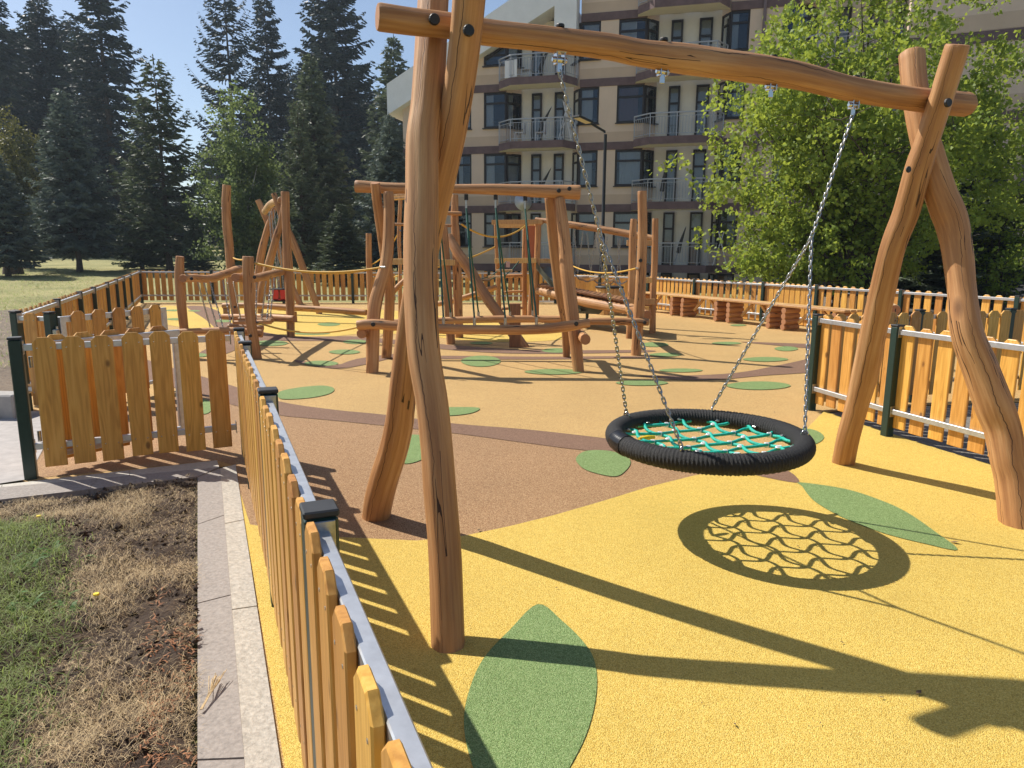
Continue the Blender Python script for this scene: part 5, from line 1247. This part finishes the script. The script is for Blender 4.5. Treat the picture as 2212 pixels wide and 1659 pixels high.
# ------------------------------------------------------------------ trees
def spruce_mesh(seed, H, R, z0=.08, nb=7, dz=.38, droop=.45, tip=.18, dens=1.0, gap=.0, tw=.30, shape=.85, cone=0.0, tww=1.0):
    q = np.random.default_rng(seed); V = []; Fs = []; BV = MB(); cone_i = []
    tr = .012 * H + .05; nzs = 14
    wob = q.normal(0, .03, (nzs, 2)).cumsum(0) * .5; wob[0] = 0
    tz = np.linspace(-.15, H, nzs); BV.tube([(wob[i, 0], wob[i, 1], tz[i]) for i in range(nzs)], [tr * (1 - .97 * i / (nzs - 1)) * (1.25 if i == 0 else 1) for i in range(nzs)], 8, 0, 0)
    z = H * z0; tris = []
    while z < H * .985:
        rel = (z - H * z0) / (H * (1 - z0)); Rz = R * (1 - rel) ** shape * (.55 + .45 * min(1, rel * 6 + .35))
        n = max(3, int(nb * (1 - .45 * rel))); a_ = q.uniform(0, 6.28)
        for k in range(n):
            if q.random() < gap: continue
            az = a_ + 6.283 * k / n + q.normal(0, .22); L = Rz * q.uniform(.62, 1.15) + .12; zz = z + q.normal(0, dz * .3)
            d = np.array([math.cos(az), math.sin(az), 0]); pr = np.array([-d[1], d[0], 0]); up0 = .35 * rel - .10
            m = max(3, int(L / .30)); ts = np.linspace(0, 1, m + 1)
            dr = droop * q.uniform(.7, 1.3)
            hz = lambda t: zz + L * (up0 * t - dr * (1 - rel * .7) * t * t + tip * t ** 3 * 1.3)
            cx = np.interp(zz, tz, wob[:, 0]); cy = np.interp(zz, tz, wob[:, 1])
            pt = lambda t: np.array([cx, cy, 0]) + d * (L * t) + np.array([0, 0, hz(t)])
            if L > .8: BV.tube([pt(t) for t in (0, .35, .7, 1)], [.018 + .012 * L, .012 + .008 * L, .006 + .004 * L, .004], 4, 0, None)
            nt = max(3, int(L / .115 * dens))
            for j in range(nt):
                t = (.10 + .90 * (j + q.random()) / nt); c = pt(t); s_ = 1 if j % 2 else -1
                tl = (.42 * L * (1 - t) ** .8 + tw) * q.uniform(.6, 1.2); tl = min(tl, .85)
                dirv = d * q.uniform(.45, .9) + pr * s_ * q.uniform(.5, .95) + np.array([0, 0, q.normal(-.14, .18) - .25 * droop])
                dirv /= np.linalg.norm(dirv); e = c + dirv * tl
                nseg = 2 if tl > .35 else 1
                for h_ in range(nseg + 1):     # needle sprays along the twig
                    f0 = h_ / (nseg + 1); b0 = c + (e - c) * f0; b1 = c + (e - c) * min(1.0, f0 + .75)
                    sd_ = np.cross(dirv, q.normal(0, 1, 3)); sd_ /= np.linalg.norm(sd_) + 1e-9; w_ = q.uniform(.040, .075) * (1 + .25 * tl) * tww
                    tris.append((b0 - sd_ * w_, b0 + sd_ * w_, b1 + sd_ * w_ * .25, b1 - sd_ * w_ * .25))
            # leader tip spray
            c = pt(1.0); dirv = d + np.array([0, 0, .25]); dirv /= np.linalg.norm(dirv); tris.append((c - pr * .05 - d * .15, c + pr * .05 - d * .15, c + dirv * .16 + pr * .012, c + dirv * .16 - pr * .012))
            if cone and rel > .45 and q.random() < cone:
                c = pt(q.uniform(.5, .95)); cone_i.append(c)
        z += dz * (1 - .45 * rel) * q.uniform(.8, 1.2)
    for a in np.linspace(0, 6.28, 6)[:-1]:
        d = np.array([math.cos(a), math.sin(a), 0]) * .05; t = np.array([wob[-1, 0], wob[-1, 1], H]); tris.append((t - d - [0, 0, .5], t + d - [0, 0, .5], t + d * .2 + [0, 0, .12], t - d * .2 + [0, 0, .12]))
    V = np.array(tris).reshape(-1, 3); Fa = np.arange(len(V)).reshape(-1, 4)
    return BV, V, Fa, cone_i
PROT = {}
def spruce(kind, u_base, Y, v_top, label, z_extra=0.0, group='spruces beyond the fence', rot=None, wid=1.0, u_top=None):
    """place one tree: base column u_base at distance Y, its tip seen at row v_top"""
    par, mat = KIND[kind]
    if kind not in PROT:
        BV, V, Fa, cones = spruce_mesh(**par)
        o = BV.build('trunk', 'bark'); me_t = o.data; bpy.data.objects.remove(o)
        cm = None
        if cones:
            cbm = MB()
            for c in cones: cbm.tube([c, c - np.array([0, 0, .08]), c - np.array([0, 0, .19])], [.02, .035, .012], 6, 0, 0)
            o = cbm.build('cones', 'cone_brown'); cm = o.data; bpy.data.objects.remove(o)
        PROT[kind] = (me_t, np_mesh('crown', V, Fa, mat), cm)
    b0 = at(u_base, 560, Y); x = b0[0]; g0 = rise(x, Y) - .04 if x < 8 else 0.0
    top = at(u_base if u_top is None else u_top, v_top, Y)[2] + z_extra; k = (top - g0) / par['H']
    t = thing('spruce_tree', label, 'tree', (x, Y, g0), group, R_.uniform(0, 6.28) if rot is None else rot); t.scale = (k * wid, k * wid, k)
    for nm, me in zip(('trunk', 'crown', 'cone_cluster'), PROT[kind]):
        if me is not None:
            o = bpy.data.objects.new(nm, me); COL.objects.link(o); o.parent = t
            if nm == 'cone_cluster': o['kind'] = 'stuff'
    return t
KIND = {
    'tall': (dict(seed=1, H=26, R=5.0, z0=.08, nb=7, dz=.55, droop=.60, tip=.30, dens=.95, gap=.06, tw=.42, shape=.62, tww=1.5), 'spruce_dark'),
    'tall_b': (dict(seed=2, H=26, R=5.8, z0=.05, nb=8, dz=.52, droop=.40, tip=.24, dens=.95, gap=.04, tw=.44, shape=.52, tww=1.6), 'spruce_dark'),
    'sparse': (dict(seed=3, H=26, R=5.4, z0=.14, nb=6, dz=.78, droop=.50, tip=.55, dens=1.2, gap=.16, tw=.30, shape=.55, tww=1.3), 'spruce_dark'),
    'young': (dict(seed=4, H=10, R=2.9, z0=.12, nb=9, dz=.27, droop=.22, tip=.20, dens=1.25, gap=.03, tw=.24, shape=.9, tww=1.2), 'spruce_blue'),
    'young_b': (dict(seed=5, H=10, R=2.6, z0=.06, nb=9, dz=.27, droop=.25, tip=.22, dens=1.2, gap=.04, tw=.24, shape=.85, tww=1.25), 'spruce_green'),
    'cone': (dict(seed=6, H=13, R=3.6, z0=.10, nb=7, dz=.42, droop=.28, tip=.42, dens=1.25, gap=.10, tw=.28, shape=.8, cone=.9, tww=1.25), 'spruce_green'),
}
TALL = 'tall dark spruces of the wood'; YNG = 'young spruces on the lawn'
spruce('tall', 22, 66, -190, 'tall dark spruce at the far left whose tip leaves the frame', group=TALL)
spruce('tall_b', 140, 72, -6, 'broad dark spruce with a flat bushy top second from the left', group=TALL)
spruce('tall', 262, 66, -150, 'tall spruce with drooping boughs left of the gap of sky', group=TALL, wid=1.0)
spruce('tall_b', 70, 85, 60, 'shadowed dark spruce filling the back of the wood at the far left', group=TALL, wid=1.1)
spruce('tall_b', 200, 82, 40, 'shadowed dark spruce behind the young blue spruce', group=TALL, wid=1.15)
spruce('tall', 330, 90, 250, 'distant low spruce seen under the sky gap', group=TALL, wid=1.3)
spruce('sparse', 520, 72, -60, 'sparse layered spruce with upturned boughs right of the gap of sky', group=TALL, wid=.92)
spruce('tall', 600, 77, -30, 'slim dark spruce between the sparse one and the broad one', group=TALL, wid=.85)
spruce('tall_b', 738, 74, -95, 'very tall broad spruce left of the big swing leg', group=TALL, wid=.95)
spruce('tall_b', 480, 90, 300, 'distant spruce low behind the birch', group=TALL, wid=1.6)
spruce('tall_b', 690, 82, 110, 'dark spruce in the shade left of the tallest one', group=TALL)
spruce('young_b', 862, 64, 78, 'slender spruce whose tip stands free against the sky by the roof corner', group=TALL, wid=.95)
spruce('tall', 800, 80, 190, 'dark spruce filling the shade below the slender tip', group=TALL, wid=1.5)
spruce('young', 170, 40, 192, 'blue green young spruce standing alone on the lawn with a bare leaning stem', group=YNG, u_top=135)
spruce('cone', 366, 42, 120, 'ragged brownish spruce hung with cones right of the lawn', group=YNG, u_top=350)
spruce('young_b', 306, 43, 338, 'small green spruce left of the cone hung one', group=YNG)
spruce('young_b', 335, 46, 400, 'little spruce crouched under the cone hung one', group=YNG)
spruce('cone', 655, 36, 214, 'pointed brownish green spruce behind the far swing frame', group=YNG, wid=.8)
spruce('young_b', 690, 44, 118, 'tall pointed green spruce in front of the dark wood', group=YNG, wid=.95)
spruce('young', 845, 34, 246, 'spruce close to the big swing leg under the roof corner', group=YNG, wid=.95)
spruce('young_b', 740, 32, 440, 'low bushy spruce just beyond the back fence', group=YNG, wid=1.7)
spruce('young_b', 425, 40, 470, 'low dark spruce at the foot of the birch', group=YNG, wid=1.5)
spruce('young', 14, 36, 330, 'low dark spruce at the left picture edge above the stump', group=YNG, wid=1.25)
spruce('young_b', 560, 50, 330, 'dark spruce behind the birch crown', group=YNG, wid=1.5)
for n_, (u, Y, v, w_) in enumerate([(u_, Y_ * 1.28, v_, w2 * .85) for u_, Y_, v_, w2 in [(-60, 72, 150, 1.3), (105, 78, 200, 1.5), (235, 76, 190, 1.4), (300, 74, 330, 2.2), (400, 80, 420, 3.0), (560, 76, 230, 1.5), (640, 74, 150, 1.4), (760, 72, 170, 1.5), (880, 78, 260, 1.6)]]):
    spruce('tall_b', u, Y, v, 'deep shaded spruce of the wood behind all the nearer trunks', group='deep shaded spruces of the wood', wid=w_)
spruce('tall_b', 1079, 100, 30, 'spruce tip showing over the white roof edge', group=TALL, wid=.8)

def leaf_quads(C, D, ln, wd, q, fold=.35):
    """leaf quads at points C pointing along D: two folded triangles"""
    n = len(C); up = q.normal(0, 1, (n, 3)); S = np.cross(D, up); S /= np.linalg.norm(S, axis=1)[:, None] + 1e-9; N = np.cross(S, D)
    ln = ln[:, None]; wd = wd[:, None]
    V = np.stack([C, C + D * ln * .5 + S * wd * .5 + N * wd * fold * .5, C + D * ln, C + D * ln * .5 - S * wd * .5 + N * wd * fold * .5], 1)
    return V.reshape(-1, 3), np.arange(4 * n).reshape(-1, 4)
def broadleaf(name, label, base, stems, crown, nleaf, lsize, leafmat, barkmat, seed, group=None, twig_fill=.55, drop=.1):
    """crown: list of (cx, cy, cz, rx, ry, rz) lobes; stems lean out of the base into the lobes"""
    q = np.random.default_rng(seed); base = np.array(base, float); t = thing(name, label, 'tree' if 'shrub' not in name else 'shrub', base, group)
    tw = MB(); tips = []
    lobes = np.array(crown); vol = np.prod(lobes[:, 3:], 1); vol /= vol.sum()
    for s in range(stems):
        lb_ = lobes[q.choice(len(lobes), p=vol)]; d = q.normal(0, 1, 3); d /= np.linalg.norm(d); tgt = base + lb_[:3] + lb_[3:] * d * q.uniform(.3, .95)
        st = base + np.array([q.normal(0, .12 * stems ** .3), q.normal(0, .12 * stems ** .3), -.1]); mid = st * .5 + tgt * .5 + np.array([0, 0, .12 * np.linalg.norm(tgt - st)]) + q.normal(0, .15, 3)
        P, Rr = spline([st, st * .7 + mid * .3 + q.normal(0, .05, 3), mid, tgt], [.075 if stems > 3 else .13, .055 if stems > 3 else .11, .035, .010], .35); tw.tube(P, Rr, 6, 0, 0)
        for j in range(14):
            i = q.integers(len(P) // 3, len(P)); a = P[i]; dd_ = q.normal(0, 1, 3); dd_[2] = abs(dd_[2]) * .6; dd_ /= np.linalg.norm(dd_); L = q.uniform(.5, 1.5) * lb_[3:].mean() / 2.6
            e = a + dd_ * L; tw.tube([a, (a + e) / 2 + q.normal(0, .06, 3), e], [.014, .009, .004], 4, 0, None); tips += [a + (e - a) * f for f in q.uniform(.3, 1.05, 6)]
    # leaf clusters: a shell of sprays with gaps plus the twig tips
    nc = nleaf // 26; cen = []
    while len(cen) < int(nc * (1 - twig_fill)):
        lb_ = lobes[q.choice(len(lobes), p=vol)]; d = q.normal(0, 1, 3); d /= np.linalg.norm(d); r = q.uniform(.45, 1.05) ** .6; p = lb_[:3] + lb_[3:] * d * r
        if math.sin(p[0] * 2.1 + 1) + math.sin(p[2] * 2.4 + p[1]) + math.sin(p[1] * 2.0) > -.6 + q.normal(0, .5): cen.append(base + p)
    tips = np.array(tips); cen = np.vstack([np.array(cen), tips[q.integers(0, len(tips), nc - len(cen))]]); cen = cen[cen[:, 2] > base[2] + .2]
    m = 26; sp_ = q.uniform(.7, 1.4, (len(cen), 1, 1)); dirs = q.normal(0, 1, (len(cen), 1, 3)); dirs[:, :, 2] = dirs[:, :, 2] * .4 - drop
    dirs /= np.linalg.norm(dirs, axis=2)[:, :, None]; tt = np.linspace(-1, 1, m)[None, :, None]
    C = cen[:, None, :] + dirs * tt * .34 * sp_ * (lsize / .09) ** .5 + q.normal(0, .075, (len(cen), m, 3)) * (lsize / .09) ** .5
    C = C.reshape(-1, 3); D = np.repeat(dirs, m, 1).reshape(-1, 3) * .4 + q.normal(0, .7, C.shape) + np.array([0, 0, -.35]); D /= np.linalg.norm(D, axis=1)[:, None]
    ln = lsize * q.uniform(.65, 1.35, len(C)); V, Fa = leaf_quads(C, D, ln, ln * q.uniform(.68, .92, len(C)), q)
    tw.build('trunk', barkmat, t)
    o = obj_me('crown', np_mesh('crown', V - base, Fa, leafmat), t)
    return t
hb = at(1850, 640, 20.5); hb[2] = 0
def lobe(u, v, Y, ru, rv, rd=None):
    p = at(u, v, Y) - hb; k = Y / F; return (p[0], p[1], p[2], ru * k, rd if rd else ru * k * .8, rv * k)
broadleaf('hazel_tree', 'large sunlit hazel with many stems in front of the apartment block', hb, 26,
          [lobe(1850, 330, 20.5, 330, 270), lobe(1640, 330, 19.5, 165, 170), lobe(1600, 480, 19.3, 110, 120), lobe(1720, 200, 20, 120, 160), lobe(1880, 80, 20.5, 210, 190), lobe(2060, 120, 21, 170, 190), lobe(1520, 345, 19.2, 75, 40), lobe(1590, 90, 20, 26, 75), lobe(1680, 95, 20, 50, 60), lobe(1750, 520, 20, 190, 110), lobe(2010, 400, 21.5, 170, 170), lobe(1530, 260, 19.4, 50, 30)],
          52000, .122, 'hazel_leaf', 'bark', 41)
hb0 = hb; hb = at(2130, 640, 23); hb[2] = 0
spruce('young_b', 2085, 24.5, 215, 'dark conifer standing in the shade behind the hazel at the right', group=YNG, wid=1.5)
spruce('young_b', 1990, 23.5, 330, 'second dark conifer half hidden inside the hazel', group=YNG, wid=1.6)
broadleaf('hazel_shrub', 'lower leafy bush at the right edge by the tan wing', hb, 12, [lobe(2190, 470, 23, 70, 90), lobe(2200, 130, 22, 40, 50), lobe(2110, 560, 23, 110, 60), lobe(2190, 300, 23, 40, 60)], 9000, .10, 'hazel_leaf', 'bark', 43)
hb = at(505, 580, 39); hb[2] = rise(hb[0], 39) - .04
broadleaf('birch_tree', 'soft pale green birch between the dark spruces behind the chain bridge', hb, 4,
          [lobe(512, 290, 39, 55, 95), lobe(505, 420, 39, 92, 130), lobe(470, 500, 38.5, 62, 85), lobe(560, 470, 39, 70, 110), lobe(590, 410, 39.5, 42, 60), lobe(500, 225, 39, 24, 40)], 30000, .15, 'birch_leaf', 'bark_birch', 44, drop=.7)
hb = at(60, 600, 43); hb[2] = rise(hb[0], 43) - .04
broadleaf('ash_shrub', 'yellowing broadleaf bush in front of the spruces at the left edge', hb, 8,
          [lobe(20, 320, 43, 50, 65), lobe(72, 335, 43, 36, 65), lobe(10, 420, 43, 60, 80), lobe(60, 440, 43, 50, 80), lobe(8, 232, 43, 12, 14)], 15000, .15, 'yellow_leaf', 'bark', 45)
sp_ = gp(27, 588, .5); b = MB(); c = at(27, 573, 38); c0 = rise(c[0], 38) - .05
b.tube([(c[0], 38, c0), (c[0], 38, c0 + .35), (c[0] + .02, 38, c0 + .68)], [.50, .44, .42], 14, 0, 0); tag(b.build('tree_stump', 'bark', loc=(c[0], 38, c0)), 'grey brown tree stump on the lawn at the left edge', 'stump')

# ------------------------------------------------------------------ summer haze in the air
g = G('haze_air'); t_ = g.t; t_.nodes.remove(g.b)
pv = g.n('VolumePrincipled'); pv.inputs['Color'].default_value = (.72, .86, 1.0, 1); pv.inputs['Density'].default_value = .0005; pv.inputs['Anisotropy'].default_value = .25
g.l(pv.outputs[0], t_.nodes['Material Output'].inputs['Volume'])
b = MB(); b.box((0, 55, 22), (300, 200, 52)); tag(b.build('haze', 'haze_air'), kind='stuff')
